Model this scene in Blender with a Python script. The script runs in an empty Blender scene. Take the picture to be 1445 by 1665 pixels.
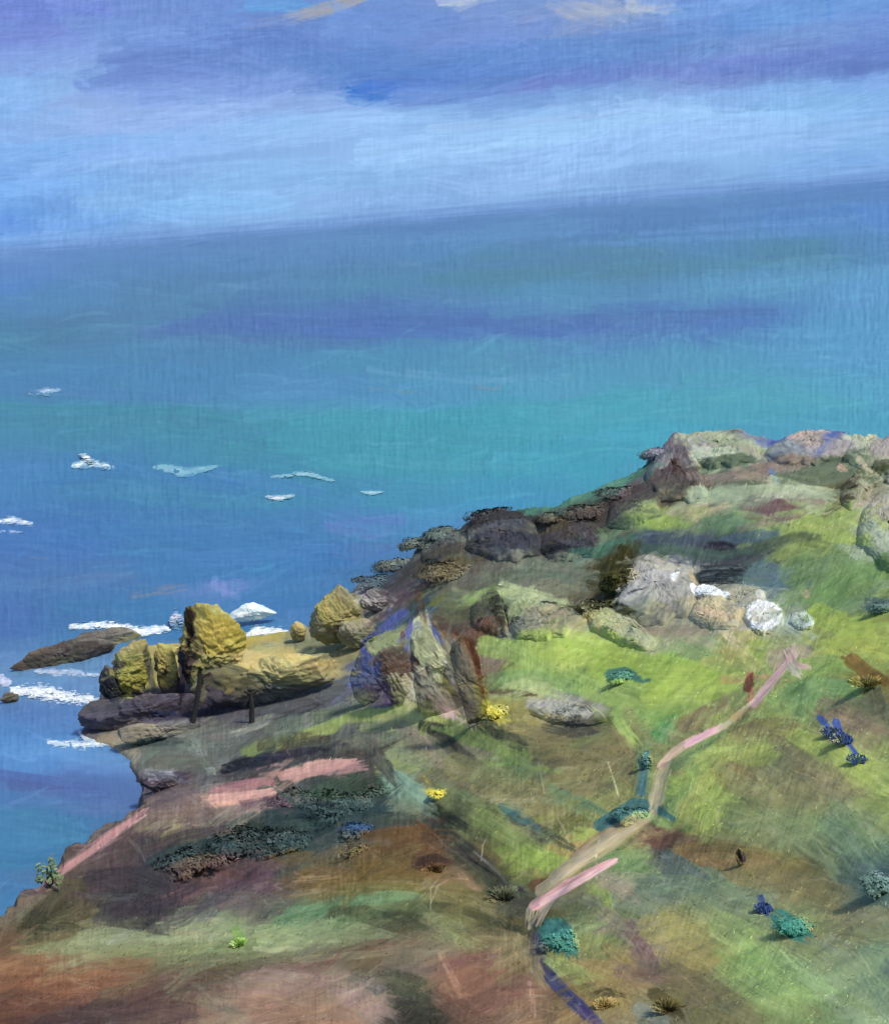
import bpy, bmesh, math, random, os
import numpy as np
from mathutils import Vector, Matrix
R = math.radians
sc = bpy.context.scene
# ---------------------------------------------------------------- camera
F = 832.5/math.tan(R(22.5)); PITCH = math.atan(480/F); ROLL = R(4.83); CAM = np.array([0.0, 0.0, 60.0])
_f = np.array([0, math.cos(PITCH), -math.sin(PITCH)]); _u0 = np.array([0, math.sin(PITCH), math.cos(PITCH)]); _r0 = np.array([1.0, 0, 0])
RT = math.cos(ROLL)*_r0-math.sin(ROLL)*_u0; UP = math.sin(ROLL)*_r0+math.cos(ROLL)*_u0; FW = _f
cd = bpy.data.cameras.new('camera'); cam = bpy.data.objects.new('camera', cd); sc.collection.objects.link(cam)
cd.sensor_fit = 'VERTICAL'; cd.sensor_height = 24; cd.lens = 24*F/1665; cd.clip_start = .5; cd.clip_end = 120000
cam.matrix_world = Matrix([list(RT)+[0], list(UP)+[0], list(-FW)+[0], [0, 0, 0, 1]]).transposed()
cam.location = CAM; sc.camera = cam
# ---------------------------------------------------------------- daylight
SUN_EL, SUN_AZ = R(57), R(122)            # azimuth clockwise from +Y: behind the viewer, to the right
w = bpy.data.worlds.new('World'); sc.world = w; w.use_nodes = True
nt = w.node_tree; bg = nt.nodes['Background']; sk = nt.nodes.new('ShaderNodeTexSky'); sk.sky_type = 'NISHITA'
sk.sun_disc = False; sk.sun_elevation = SUN_EL; sk.sun_rotation = SUN_AZ
nt.links.new(sk.outputs[0], bg.inputs[0]); bg.inputs[1].default_value = .15
sl = bpy.data.lights.new('sun', 'SUN'); sl.energy = 2.6; sl.angle = R(8); sl.color = (1, .93, .82)
so = bpy.data.objects.new('sun', sl); sc.collection.objects.link(so)
sd = Vector((math.sin(SUN_AZ)*math.cos(SUN_EL), math.cos(SUN_AZ)*math.cos(SUN_EL), math.sin(SUN_EL)))
so.rotation_euler = sd.to_track_quat('Z', 'Y').to_euler(); so.location = (40, -40, 120)
sc.view_settings.view_transform = 'Standard'; sc.view_settings.look = 'None'; sc.view_settings.exposure = .4; sc.view_settings.gamma = 1
sc.cycles.max_bounces = 5; sc.cycles.diffuse_bounces = 2; sc.cycles.use_denoising = True
import math
#==PAINT
# colour survey of the place: hand-noted surface colours (photo-sized coordinates) and brush-shaped patches,
# rastered once into arrays; the arrays colour the vertices of the real meshes below.
W0, H0 = 1445, 1665
X0, Y0, CW, CH = -260, -160, 1960, 2000          # survey area, wider than the frame
rng = np.random.default_rng(7)
def hx(s):
    s = s.lstrip('#'); return np.array([int(s[i:i+2], 16) for i in (0, 2, 4)], np.float32) / 255
def vnoise(x, y, seed=0):
    xi = np.floor(x).astype(np.int64); yi = np.floor(y).astype(np.int64); fx = x - xi; fy = y - yi
    fx = fx*fx*(3-2*fx); fy = fy*fy*(3-2*fy)
    def h(a, b):
        n = (a*374761393 + b*668265263 + seed*1442695041) & 0x7fffffff
        n = ((n ^ (n >> 13))*1274126177) & 0x7fffffff
        return ((n ^ (n >> 16)) & 0xffff)/65535.0
    return (h(xi, yi)*(1-fx)+h(xi+1, yi)*fx)*(1-fy)+(h(xi, yi+1)*(1-fx)+h(xi+1, yi+1)*fx)*fy
def fbm(x, y, seed=0, o=4):
    a = 0; s = 0; w = .5
    for k in range(o):
        a = a + w*vnoise(x, y, seed+k*17); s += w; w *= .5; x = x*2.03+11.3; y = y*2.03+7.7
    return a/s
class Canvas:
    def __init__(s, samples, sx, sy, power, y0, y1, ang=0.0):
        s.y0, s.y1 = y0, y1; h = y1-y0
        s.c = np.zeros((h, CW, 3), np.float32); s.h = np.zeros((h, CW), np.float32)
        s.a = np.full((h, CW), ang, np.float32)
        P = [l.split() for l in samples.split(',') if l.strip()]
        xs = np.array([float(p[0]) for p in P], np.float32); ys = np.array([float(p[1]) for p in P], np.float32)
        cs = np.array([hx(p[2]) for p in P])
        st = 5
        gy, gx = np.mgrid[y0:y1:st, X0:X0+CW:st].astype(np.float32)
        wx = gx + 26*(fbm(gx/60, gy/60, 3)-.5)*2*sx*2; wy = gy + 26*(fbm(gx/60, gy/60, 5)-.5)*2*min(1, sx*2)
        cx = np.clip(wx, -15, W0+15); cy = np.clip(wy, -15, H0+15)
        acc = np.zeros(gx.shape+(3,), np.float32); tot = np.zeros(gx.shape, np.float32)
        t = ang
        for x, y, c in zip(xs, ys, cs):
            dx = cx-x; dy = cy-y
            u = dx*math.cos(t)+dy*math.sin(t); v = -dx*math.sin(t)+dy*math.cos(t)
            w = 1/((u*sx)**2+(v*sy)**2+30)**power
            acc += w[..., None]*c; tot += w
        acc /= tot[..., None]
        iy = (np.arange(h)/st); ix = (np.arange(CW)/st)
        i0 = np.minimum(iy.astype(int), acc.shape[0]-2); j0 = np.minimum(ix.astype(int), acc.shape[1]-2)
        fy = (iy-i0)[:, None, None].astype(np.float32); fx = (ix-j0)[None, :, None].astype(np.float32)
        A = acc[i0]*(1-fy)+acc[i0+1]*fy
        s.c = (A[:, j0]*(1-fx)+A[:, j0+1]*fx).astype(np.float32)
    def stroke(s, pts, w, col, dry=.25, al=.9, vary=.05, relief=1.0, setang=True, taper=.35):
        pts = np.asarray(pts, np.float32)
        if len(pts) == 1: pts = np.vstack([pts-[w*.6, 0], pts+[w*.6, 0]]).astype(np.float32)
        r = w/2
        x0 = int(max(X0, pts[:, 0].min()-r-3)); x1 = int(min(X0+CW, pts[:, 0].max()+r+4))
        y0 = int(max(s.y0, pts[:, 1].min()-r-3)); y1 = int(min(s.y1, pts[:, 1].max()+r+4))
        if x1 <= x0 or y1 <= y0: return
        gy, gx = np.mgrid[y0:y1, x0:x1].astype(np.float32)
        seg = pts[1:]-pts[:-1]; L = np.sqrt((seg**2).sum(1))+1e-6; tot = L.sum(); acc = 0
        best = np.full(gx.shape, 1e9, np.float32); T = np.zeros_like(best); S = np.zeros_like(best); A = np.zeros_like(best)
        for p, d, l in zip(pts[:-1], seg, L):
            rx = gx-p[0]; ry = gy-p[1]
            t = np.clip((rx*d[0]+ry*d[1])/(l*l), 0, 1)
            ex = rx-t*d[0]; ey = ry-t*d[1]; dd = ex*ex+ey*ey
            sg = (d[0]*ry-d[1]*rx)/l
            m = dd < best
            best[m] = dd[m]; T[m] = (acc+t*l)[m]; S[m] = sg[m]; A[m] = math.atan2(d[1], d[0])
            acc += l
        D = np.sqrt(best)
        nb = max(4, min(26, int(w/1.7))); na = max(3, int(tot/45)+2)
        tab = rng.random((nb+2, na+2)).astype(np.float32)
        u = np.clip((S/r*.5+.5), 0, 1)*nb; v = np.clip(T/tot, 0, 1)*na
        ui = u.astype(int); vi = v.astype(int); fu = u-ui; fv = v-vi
        B = (tab[ui, vi]*(1-fu)+tab[ui+1, vi]*fu)*(1-fv)+(tab[ui, vi+1]*(1-fu)+tab[ui+1, vi+1]*fu)*fv
        tt = np.clip(T/tot, 0, 1)
        edge = 1-D/r
        ragged = edge*2.2 - (1-B)*.55 - (np.maximum(0, tt-(1-taper))/taper*(1-B)*1.6 if taper > 0 else 0)
        m = np.clip(ragged*min(r, 10)*.35, 0, 1)
        m *= np.clip((B-dry*.75)*6+.5, 0, 1) if dry > 0 else 1
        m *= al
        c = col[None, None]+(B-.5)[..., None]*np.float32(vary*2.2)+(rng.random(3).astype(np.float32)-.5)*vary*.5
        sl = (slice(y0-s.y0, y1-s.y0), slice(x0-X0, x1-X0))
        s.c[sl] += (c-s.c[sl])*m[..., None]
        s.h[sl] += ((B*.8+.35*(1-edge)*(edge > 0))*relief-s.h[sl])*m
        if setang: s.a[sl] = np.where(m > .3, A, s.a[sl])
    def auto(s, n, region, lw, ll, jit=.05, dry=.3, ajit=.35, al=.75, curve=.12):
        xs0, ys0, xs1, ys1 = region
        for k in range(n):
            x = rng.uniform(xs0, xs1); y = rng.uniform(ys0, ys1)
            iy = int(np.clip(y-s.y0, 0, s.c.shape[0]-1)); ix = int(np.clip(x-X0, 0, CW-1))
            c = s.c[iy, ix].copy(); a = s.a[iy, ix]+rng.normal(0, ajit)
            l = rng.uniform(*ll); w = rng.uniform(*lw)
            c = c+rng.normal(0, jit)+rng.normal(0, jit*.5, 3)
            dx, dy = math.cos(a)*l/2, math.sin(a)*l/2; cu = rng.normal(0, curve)*l*.3
            s.stroke([(x-dx, y-dy), (x-dx*.4-math.sin(a)*cu, y-dy*.4+math.cos(a)*cu), (x+dx*.4-math.sin(a)*cu, y+dy*.4+math.cos(a)*cu), (x+dx, y+dy)], w, c.astype(np.float32), dry=dry, al=al, vary=.05, setang=False)
    def many(s, text, k=1):
        for ln in text.strip().splitlines():
            ln = ln.split('#')[0].strip() if not ln.strip().startswith('s') else ln
            f = ln.split()
            if len(f) < 4: continue
            w, c, dry, al = float(f[0]), hx(f[1]), float(f[2]), float(f[3])
            pts = [tuple(float(q) for q in p.split(',')) for p in f[4:]]
            s.stroke(pts, w, c, dry=dry, al=al, vary=.035)
    def at(s, x, y):
        x = np.clip(np.nan_to_num(np.asarray(x, np.float64)), X0+1, X0+CW-3)-X0; y = np.clip(np.nan_to_num(np.asarray(y, np.float64)), s.y0+1, s.y1-3)-s.y0
        i = y.astype(int); j = x.astype(int); fy = (y-i); fx = (x-j)
        def g(B):
            e = (...,)+(None,)*(B.ndim-2)
            return (B[i, j]*(1-fx)[e]+B[i, j+1]*fx[e])*(1-fy)[e]+(B[i+1, j]*(1-fx)[e]+B[i+1, j+1]*fx[e])*fy[e]
        return g(s.c), g(s.h)

SKY_PTS = '''0 30 6c86d6,60 60 7287d8,60 110 86a6e6,0 150 7ab0ec,150 170 8fb0ea,120 140 8caae6,200 60 6f92d8,260 110 6a8bd2,330 90 5f80ca,420 60 6285cd,
300 180 86a8e4,420 150 7d9bdc,0 230 86b0ee,200 240 7fb0ea,0 300 6fa4ea,100 370 6a9ce2,0 380 6295e2,250 330 7aabe8,400 300 88b6f0,400 200 82a8e6,560 100 5c86d0,640 50 6a8fd4,
700 90 5c84cf,760 30 7794d4,850 60 668ccf,850 120 5b82cc,960 40 7f96cc,1000 110 5a81cb,1080 60 6388cc,1180 40 648fd8,1300 20 6c98e0,1420 20 6a8fd8,1250 80 6a86cc,1420 90 5f7cc6,1150 120 6c84ca,
700 230 90bcf0,600 250 8ebaf0,500 330 88b4ee,900 220 90bef0,900 290 8cb8ee,700 320 84b0ea,1100 180 8ebcf0,1300 170 80b2ea,1430 150 7fb0ec,1200 240 8abaf0,1400 240 82b2ec,1100 290 7ca8e0,1400 280 74a2e2,550 200 8eb6f0,1000 160 80a8e2'''
SKY_STROKES = '''
70 6a84d4 .1 .7 -60,20 80,10 160,20
60 7f9fe2 .1 .6 -60,100 60,90 180,70
50 84b4ee .1 .6 -50,160 60,150 150,130
46 6485cc .1 .75 170,115 300,95 420,100
60 5f82cc .1 .8 330,70 460,60 560,75
50 6a8ad0 .2 .7 140,130 240,125 350,110
40 7594da .2 .6 240,160 380,150 480,130
34 56a4e0 .1 .85 410,5 460,5 500,10
26 a0a0b0 .55 .7 470,30 530,15 590,0
22 a89f96 .6 .6 500,20 560,5 600,-10
60 6b90d6 .1 .8 560,40 660,45 740,30
46 557fcd .05 .9 570,140 680,130 780,115
60 6c8ccf .1 .8 700,60 820,50 900,40
56 5b82cc .05 .85 650,110 800,95 960,85
40 5980cc .05 .9 590,125 740,120 820,110
22 467cd4 0 .95 575,150 600,140 660,140
14 3f78d0 0 .95 566,146 590,158 632,158
22 6488d0 .2 .8 640,165 760,158 880,142 1010,128
30 6a82ca .1 .8 860,140 1000,120 1160,118
34 6c88cc .25 .5 1020,120 1140,112 1260,95
60 628acf .1 .8 900,80 1040,75 1180,80
44 a6adc6 .3 .75 905,5 950,20 1000,35
38 aab2c8 .35 .7 930,0 980,10 1030,25
36 b4bcce .3 .7 1030,5 1080,8 1100,20
24 c8cede .2 .8 718,0 745,0 790,-5
30 8a9bd0 .4 .6 830,30 880,20 930,12
60 6794dc .1 .8 1110,30 1250,20 1440,10
50 6b8ccf .15 .7 1100,90 1250,70 1440,50
34 6480c8 .15 .8 1180,110 1320,95 1500,75
16 6484c8 .4 .6 1240,122 1380,100 1500,92
10 4a86dc 0 .8 1345,0 1347,35
60 8ebaf2 .1 .6 150,250 500,210 900,190
60 92c0f2 .1 .7 600,250 950,225 1300,190
70 8cbaf0 .1 .7 850,270 1150,225 1500,190
50 90b0ec .2 .5 150,200 350,180 560,160
50 76aaea .1 .6 -50,260 150,245 330,230
60 82b0ea .1 .5 150,330 450,300 700,280
24 8fb8ec .4 .5 60,275 260,250 420,225
20 9cc0ec .5 .5 700,210 900,195 1080,175
16 98b0ea .6 .5 60,220 180,210 300,195
18 7fb0f0 .5 .5 1100,160 1280,140 1445,125
'''
SEA_PTS = '''0 412 5a87cc,100 405 5c82c4,400 375 5a80bb,700 350 5a82ba,1000 325 5681bd,1400 300 5a82c6,0 470 4c82cc,0 440 5488cc,200 430 4c80b8,500 410 5484bc,700 390 5086be,1000 365 4a7cbc,1300 350 5080c8,1440 340 5286d2,
300 480 4a82a8,100 490 4a86b4,600 450 4a86aa,800 440 48849e,1000 430 4a829e,1300 420 48839e,1440 400 4f86b8,1420 470 5c9ed4,1200 465 5898c0,900 480 5090b8,0 550 4080a0,120 530 48789c,400 525 4a70b0,600 525 4a6ab4,800 530 4a6cb8,1000 528 4a72bc,1200 515 4d78c0,1380 530 549ccc,
300 570 4684b0,600 585 4690b6,800 570 4c94b8,1100 590 4f9cbe,1400 570 559fcc,100 610 4284b4,300 620 4488b8,500 630 4a8cc0,700 640 4d98c2,900 630 4fa0c2,1200 620 4fa4c0,1400 640 50a4c8,
100 690 3a8aa6,0 700 3e8cae,300 690 3a8ea8,500 690 389aac,700 690 34a0ae,850 680 38a6b4,1000 660 3fa8ba,1200 660 42a4b8,1400 680 46a6c2,400 740 3a90a8,600 740 38a0ae,750 750 3a9fb6,900 750 36a4bc,1050 710 3aa6c0,
0 780 4486c4,150 770 3a7ebc,250 780 3a84b8,350 790 3c80b6,500 800 3c8cb4,650 810 3c94b8,800 800 3a9cc0,0 860 4678c4,150 850 3c78bc,300 860 3a7eb8,450 860 3c80bc,600 850 4488c4,730 850 4a90c8,550 900 3a76bc,
0 930 4a76bc,150 930 4a78ba,300 920 3a7cbc,450 930 3a80c0,600 890 4a7cb8,640 920 3a70a8,0 1010 4a70bc,150 1000 4078b4,250 1000 3a7ebc,430 970 3c7cc0,370 960 6a86cc,
0 1120 6c8cc0,60 1110 6a90cc,140 1100 6f93cc,80 1160 5a80cc,30 1190 5688d0,100 1200 5c90da,170 1200 6a98d8,60 1240 5c90dc,200 1240 6a90da,40 1275 5a78bc,150 1270 5a72bc,200 1300 5a74b8,0 1290 4e7cc0,80 1320 4480b4,150 1340 4a7cb8,30 1370 3f82ba,100 1400 4080b4,0 1440 4484c4,50 1430 5078b0'''
SEA_STROKES = '''
26 5a80ba .3 .6 -60,408 300,382 700,350
20 5a80b4 .3 .6 500,352 900,322 1500,272
26 5078bc .2 .6 700,372 1100,345 1500,310
12 6c9ade .5 .6 1040,378 1250,366 1445,350
12 6494d4 .5 .5 900,400 1200,385 1445,372
14 6a9ad4 .5 .5 600,392 800,385 1000,375
20 487caa .3 .6 200,455 600,440 1000,415
24 48848f .35 .5 700,455 1000,440 1350,420
26 5a9ac8 .4 .6 1150,462 1300,455 1480,440
20 5c94c0 .4 .5 650,492 900,490 1100,482
34 4a6cb8 .15 .7 280,530 600,522 900,535 1150,520
20 5070c0 .2 .7 500,540 800,542 1000,540
20 4a6ab0 .3 .7 850,520 1100,512 1260,505
26 4f78a8 .3 .5 240,548 420,556 620,560
30 3f7e9e .3 .6 -50,550 90,540 230,530
16 6aa2c4 .6 .5 600,600 760,618 920,612
24 4a80bc .2 .6 -50,625 160,640 320,650
30 3a8ca4 .1 .7 -50,680 200,680 420,690
20 35909f .2 .7 -40,662 180,664 330,672 480,690
30 36a2b0 .1 .7 480,690 660,675 820,670
46 36a0b0 .1 .7 450,720 650,720 850,710
36 3aa8b8 .1 .6 800,680 1000,650 1180,640
30 48a8b4 .2 .6 1100,650 1250,640 1400,655
22 52a8c8 .4 .6 1280,630 1400,625 1480,620
40 38a4bc .1 .7 800,760 920,745 1040,720
20 4aa6be .5 .5 560,745 700,755 860,760
36 3a80bc .1 .7 120,765 260,775 380,790
30 4080c4 .1 .6 350,770 430,785 520,800
16 5ca0c0 .6 .6 260,758 300,766 345,760
14 5598b8 .6 .5 310,850 350,858 400,852
26 4090ae .3 .5 190,800 330,815 450,820
44 3a7cbc .1 .7 180,860 330,870 520,870
50 4474c4 .1 .6 -60,880 60,890 170,900
34 4a7cbc .2 .6 -40,960 120,950 260,940
20 6a7cae .4 .5 50,950 130,940 220,935
18 937f92 .75 .6 218,968 250,960 300,955
8 a28482 .6 .5 230,968 262,960 290,962
6 a08480 .6 .5 600,632 640,636 680,636
6 a08c84 .6 .5 770,628 800,632 815,626
5 8a7f98 .6 .5 50,906 80,908
8 8a8ea0 .7 .5 110,836 150,832
46 6380cc .1 .75 545,850 600,860 650,850
40 5a74bc .3 .6 550,890 590,900 640,900
30 3f7cc4 .1 .7 460,920 540,915 600,925
34 4478bc .2 .7 600,920 640,905 680,890
20 8494dc .3 .8 350,945 362,960 385,975
30 8090d6 .3 .7 352,950 375,955 395,950
40 6f96d6 .2 .7 50,1105 110,1098 165,1108
30 5f86c8 .2 .7 30,1165 80,1160 125,1170
40 5c94e0 .1 .8 -40,1215 60,1215 160,1225
30 6c98da .2 .7 100,1225 170,1235 215,1245
24 5a6cb6 .2 .8 -40,1255 60,1268 160,1285
20 5a64ac .3 .7 20,1275 120,1290 220,1310
50 4484b8 .1 .8 -60,1330 60,1340 130,1350
40 3c82b6 .1 .8 -40,1390 40,1400 90,1390
24 4f78b4 .2 .6 0,1445 40,1425 110,1385
'''
LAND_PTS = '''1090 720 7a7f92,1110 760 5a5560,1130 785 4a4038,1150 725 8a9886,1180 715 8f9c86,1200 708 7c7a74,1230 730 8c9b80,1160 750 8f8c98,1190 748 7b8a78,1280 715 6a78a8,1310 718 a39a9c,1370 705 5f6ea8,1400 718 98a290,1440 725 8d8090,
1200 772 7d706c,1260 765 80736e,1330 768 5d6e5a,1380 750 5c6e5c,1170 765 53685a,1430 770 4d5238,1440 745 9aa088,1270 735 76808a,1330 738 8f8894,1130 805 6a6a60,1180 802 8a9a7c,1250 800 8fa285,1320 802 93a688,1380 800 53502f,1440 800 8f9c8c,1230 790 5a6a56,1300 788 586c58,
1000 792 3f7a6a,1050 765 4a8070,960 812 3c7468,1040 795 4f4a50,980 835 5d4d40,930 852 5a4a40,920 880 3d3c4c,860 831 3f7264,1000 852 4f5a50,1060 842 6f9a4c,1090 847 82a845,1030 832 6e7e60,1120 830 8a8a70,1200 842 5a8060,1260 825 6d545c,1160 858 5f7a55,1330 840 88a058,1300 860 8aa34c,1390 850 8ea050,1440 850 8a8c88,1425 890 8c9890,
1060 875 475a72,1150 872 4a6270,1230 876 4c6c74,1170 888 3a4050,1020 885 3f6e5e,960 900 37605a,1300 885 52644a,1380 880 8aa048,1440 930 7c9448,1100 895 48635c,1230 897 4c6460,
920 930 606a58,950 952 5c6450,1010 915 3a3a1c,1000 965 3a3a20,1060 940 9a9aa0,1090 930 a3a3a8,1100 960 8f9096,1130 915 56667a,1175 930 3a4450,1240 925 5a7474,1270 935 506c80,1330 930 5d8252,1400 930 608554,1440 985 5c7c60,
1150 985 a49c80,1175 990 a09878,1200 972 98987f,1090 1010 8b8a78,980 1010 a0aa78,1010 1000 98a57a,940 992 9aa082,910 1000 8b7f74,1060 1020 8c8c78,1310 968 74905c,1370 1010 8aa044,1430 1040 96a848,1330 1030 7a9256,1240 1000 a8b0ae,1285 1000 7c9080,
920 1050 93ac4c,1000 1062 8dab44,1100 1065 7a9e58,1070 1050 8d9c70,1190 1065 a09c50,1150 1050 7f9460,1240 1060 8fa84c,1290 1070 a49880,1250 1092 88a058,1390 1090 80783c,1430 1105 7c6830,1350 1080 80a04c,1440 1070 90a850,
1015 1085 8fae44,1100 1100 90b044,1180 1110 90b048,950 1100 7fa050,850 1080 8aa850,800 1060 7f9c58,870 1120 9cb070,
1080 1150 86a84c,1150 1140 88a850,1050 1170 5a9c50,1030 1180 7f9055,950 1150 9c9c98,1220 1115 90905c,1330 1130 6f9a54,1380 1130 74a058,1300 1150 7fa055,1440 1160 606850,1350 1165 858060,1400 1185 887c62,1440 1220 8c9c58,
700 870 4e6670,690 890 505a58,780 850 4a5058,800 838 45444a,820 880 484e5e,860 880 4a5262,890 868 564c40,900 895 2f3240,740 900 5a5f54,720 920 54504a,690 930 5a5a50,650 935 3f586a,660 960 4c4a5c,640 975 5a4f60,700 960 45503c,740 950 5a5c58,830 925 6a6e60,900 925 6e7468,780 940 5f6a58,610 975 7f8090,
870 970 98a87c,800 965 7a9c58,770 978 58684a,770 1000 5b6050,740 990 6a7850,810 1005 50524a,840 965 a0b480,860 1000 98a078,900 1000 8f8c70,850 1022 8f8e7c,880 1042 8fae50,
750 1060 7c6e64,770 1040 6f4a3c,790 1085 7a6a58,640 1050 7d8a5c,620 1060 5a5f98,600 1080 4f5a90,600 1115 4f5a80,640 1090 634c48,620 1125 5a5468,640 1135 5d5068,800 1150 8a8c48,830 1170 8a8450,900 1160 9c9c9a,870 1150 8c8c70,
30 1070 6a5a54,100 1060 5c5050,150 1065 4a4448,160 1040 6a6a70,190 1050 75786a,205 1090 94903a,220 1110 8f8c34,240 1075 6d6f50,265 1055 a59a58,265 1085 9c8e4a,275 1105 8c8444,172 1112 343c50,330 1000 8f8a4c,350 1010 a8963c,362 1040 a48a3c,385 1030 9c8c38,320 1040 6f6a40,290 1085 4c4c48,295 1120 35323c,350 1108 5c5a50,350 1132 4f4a60,400 1090 85804c,420 1072 a29a60,470 1080 aa9a5c,520 1075 b0a060,500 1105 7c7c68,450 1120 5f6a68,540 1115 4c5260,200 1150 54506a,250 1150 4c4a64,300 1150 4a4862,380 1155 55556a,150 1178 504c66,182 1195 85786a,230 1188 7c7a78,300 1190 60686a,250 1212 5c6a6a,330 1220 626c70,270 1240 565860,330 1250 5a5c60,400 1200 5a6062,450 1160 505868,500 1150 555a6c,
540 990 8f8650,520 1012 7c7a58,572 1000 8a8250,490 1020 a8965c,550 1030 777260,500 1045 707860,580 1040 6c7060,430 1045 7c8468,
420 1215 5a6c40,500 1195 667c48,600 1165 7d9450,690 1165 80924f,380 1248 2c3040,450 1232 30344a,520 1215 3c4050,
60 1455 5c4c54,180 1375 4d3f48,280 1300 604f5c,250 1275 5a5568,300 1320 6a5a5c,270 1350 6f6a50,200 1400 5a4a50,150 1430 4f4540,230 1420 3f3d4a,200 1460 3c3c44,260 1475 3a3a44,270 1400 344448,350 1380 2e4648,400 1380 2a4448,420 1350 384840,450 1330 40484c,500 1310 3c4c50,400 1430 6a4a58,440 1420 70505e,340 1430 5c4440,470 1420 5f4f3c,480 1385 3f5050,300 1480 4a4c48,370 1462 4a4f5c,420 1475 646460,30 1490 6c6e58,60 1505 3a3c30,100 1500 40402e,15 1520 6a4c38,130 1502 54442e,400 1290 a07c78,360 1300 a07c78,
60 1550 76684c,150 1530 7a8a60,250 1520 82906a,350 1512 869870,450 1525 8fa070,480 1490 66905c,300 1550 6f7850,400 1560 747c5a,180 1570 76664a,30 1600 865640,100 1600 88583c,150 1615 8a5842,20 1655 6c4438,60 1662 5c4440,150 1658 4c4048,250 1645 584448,220 1622 6f5044,300 1602 6c5450,400 1605 80655c,450 1600 8a7068,300 1650 7a5c50,400 1650 8f6e60,480 1650 906a58,360 1635 7f7068,
590 1232 4f4a4c,600 1200 5c6a60,640 1220 728062,640 1242 7a8a5c,560 1282 3e5048,520 1292 404e58,660 1280 6c9080,690 1292 6f8a78,570 1335 30485c,480 1345 384c58,500 1362 2c4450,460 1362 2e4044,620 1322 405458,720 1332 48584c,750 1320 5c6648,
690 1200 6f7064,700 1230 7c7a60,760 1180 6a7854,790 1212 6f8a4a,830 1230 66803f,870 1250 6a8050,820 1198 444c3c,860 1200 5a5f48,900 1200 706c48,940 1180 606058,760 1262 6e6a50,800 1290 6f7248,850 1290 7c7a4c,900 1280 84804c,940 1260 747048,1000 1240 6b6848,980 1200 727048,830 1325 6c805c,860 1330 8c8c5c,880 1352 5c644c,780 1340 7a8c50,820 1370 7c9440,860 1392 8ca044,900 1400 8ca848,900 1330 808452,960 1320 86904f,720 1360 4a4c44,760 1380 3f4640,790 1430 4a4a3c,830 1460 50504c,800 1400 5c5038,700 1370 704a30,640 1362 664a34,580 1370 5c584c,530 1382 6f5c3c,560 1402 74582c,620 1420 76582e,680 1430 6f5a30,500 1430 7c6048,550 1440 7c6a3c,600 1442 6c6438,
650 1462 608a60,600 1475 54704c,500 1482 4c7a54,650 1492 4a4f38,750 1480 5f6038,800 1492 4d5036,850 1515 454830,780 1460 70683c,850 1490 6a5a2c,500 1505 7a9068,550 1520 7f9468,700 1495 748050,740 1512 748054,650 1540 6c5840,500 1540 808c68,620 1530 6c5840,520 1570 6a5048,600 1560 6a5c40,700 1550 7a7058,680 1582 74685c,
500 1600 7c6a64,560 1600 827068,620 1602 5c5c4c,670 1600 3f4c3c,690 1640 383c30,600 1640 a08484,560 1650 966f60,480 1622 8a6a5c,740 1582 8a5c50,780 1562 885a4e,800 1600 8a5f50,850 1602 84604c,760 1640 7a5444,850 1650 8c6c50,820 1630 866450,870 1565 8c7c58,830 1530 7c7050,
1140 1282 8ca848,1150 1322 90b040,1180 1242 98a850,1240 1240 8ca050,1230 1272 7a6a50,1270 1300 7f7a5c,1350 1272 80785c,1382 1292 806a60,1300 1200 88a04c,1300 1242 74705a,1350 1230 9ab048,1420 1262 98b048,1440 1320 8ea84c,1100 1290 6c8c50,1120 1202 80784c,1260 1180 7a7450,1400 1332 6d8c60,1350 1345 5f8878,1380 1370 578070,1430 1420 3a6480,1440 1455 3f6c80,1070 1362 6f5048,1120 1390 7a5a40,1180 1392 866038,1250 1402 80602f,1320 1412 7c6438,1330 1452 7c6a50,1270 1430 76604a,1100 1402 4f6464,1150 1432 587068,1200 1470 607468,1290 1490 6c8058,1320 1542 787458,1400 1500 827460,1440 1502 7c7a60,1010 1402 6c8c58,970 1432 608460,1000 1440 869068,1050 1452 6c8070,930 1472 6a7450,960 1520 7c8c50,1000 1500 708058,1040 1542 806860,1060 1560 786a5c,1100 1512 908c50,1130 1552 9a8c50,1200 1522 88a058,1250 1562 84b060,1300 1592 88ac68,1200 1602 80a058,1400 1582 789070,1440 1562 68907a,1440 1652 88a48c,1380 1642 7ea070,1300 1642 7c9458,1200 1642 706848,1150 1612 746850,1100 1602 6f6c44,980 1582 94804a,970 1612 9a8444,940 1540 7c8450,1040 1652 707868,1010 1662 8a7c54,920 1662 80604c,960 1370 a09050,930 1420 8c8c50,1060 1420 708064,1200 1340 80905c,1250 1350 80805c,1300 1380 7a8864'''
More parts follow.
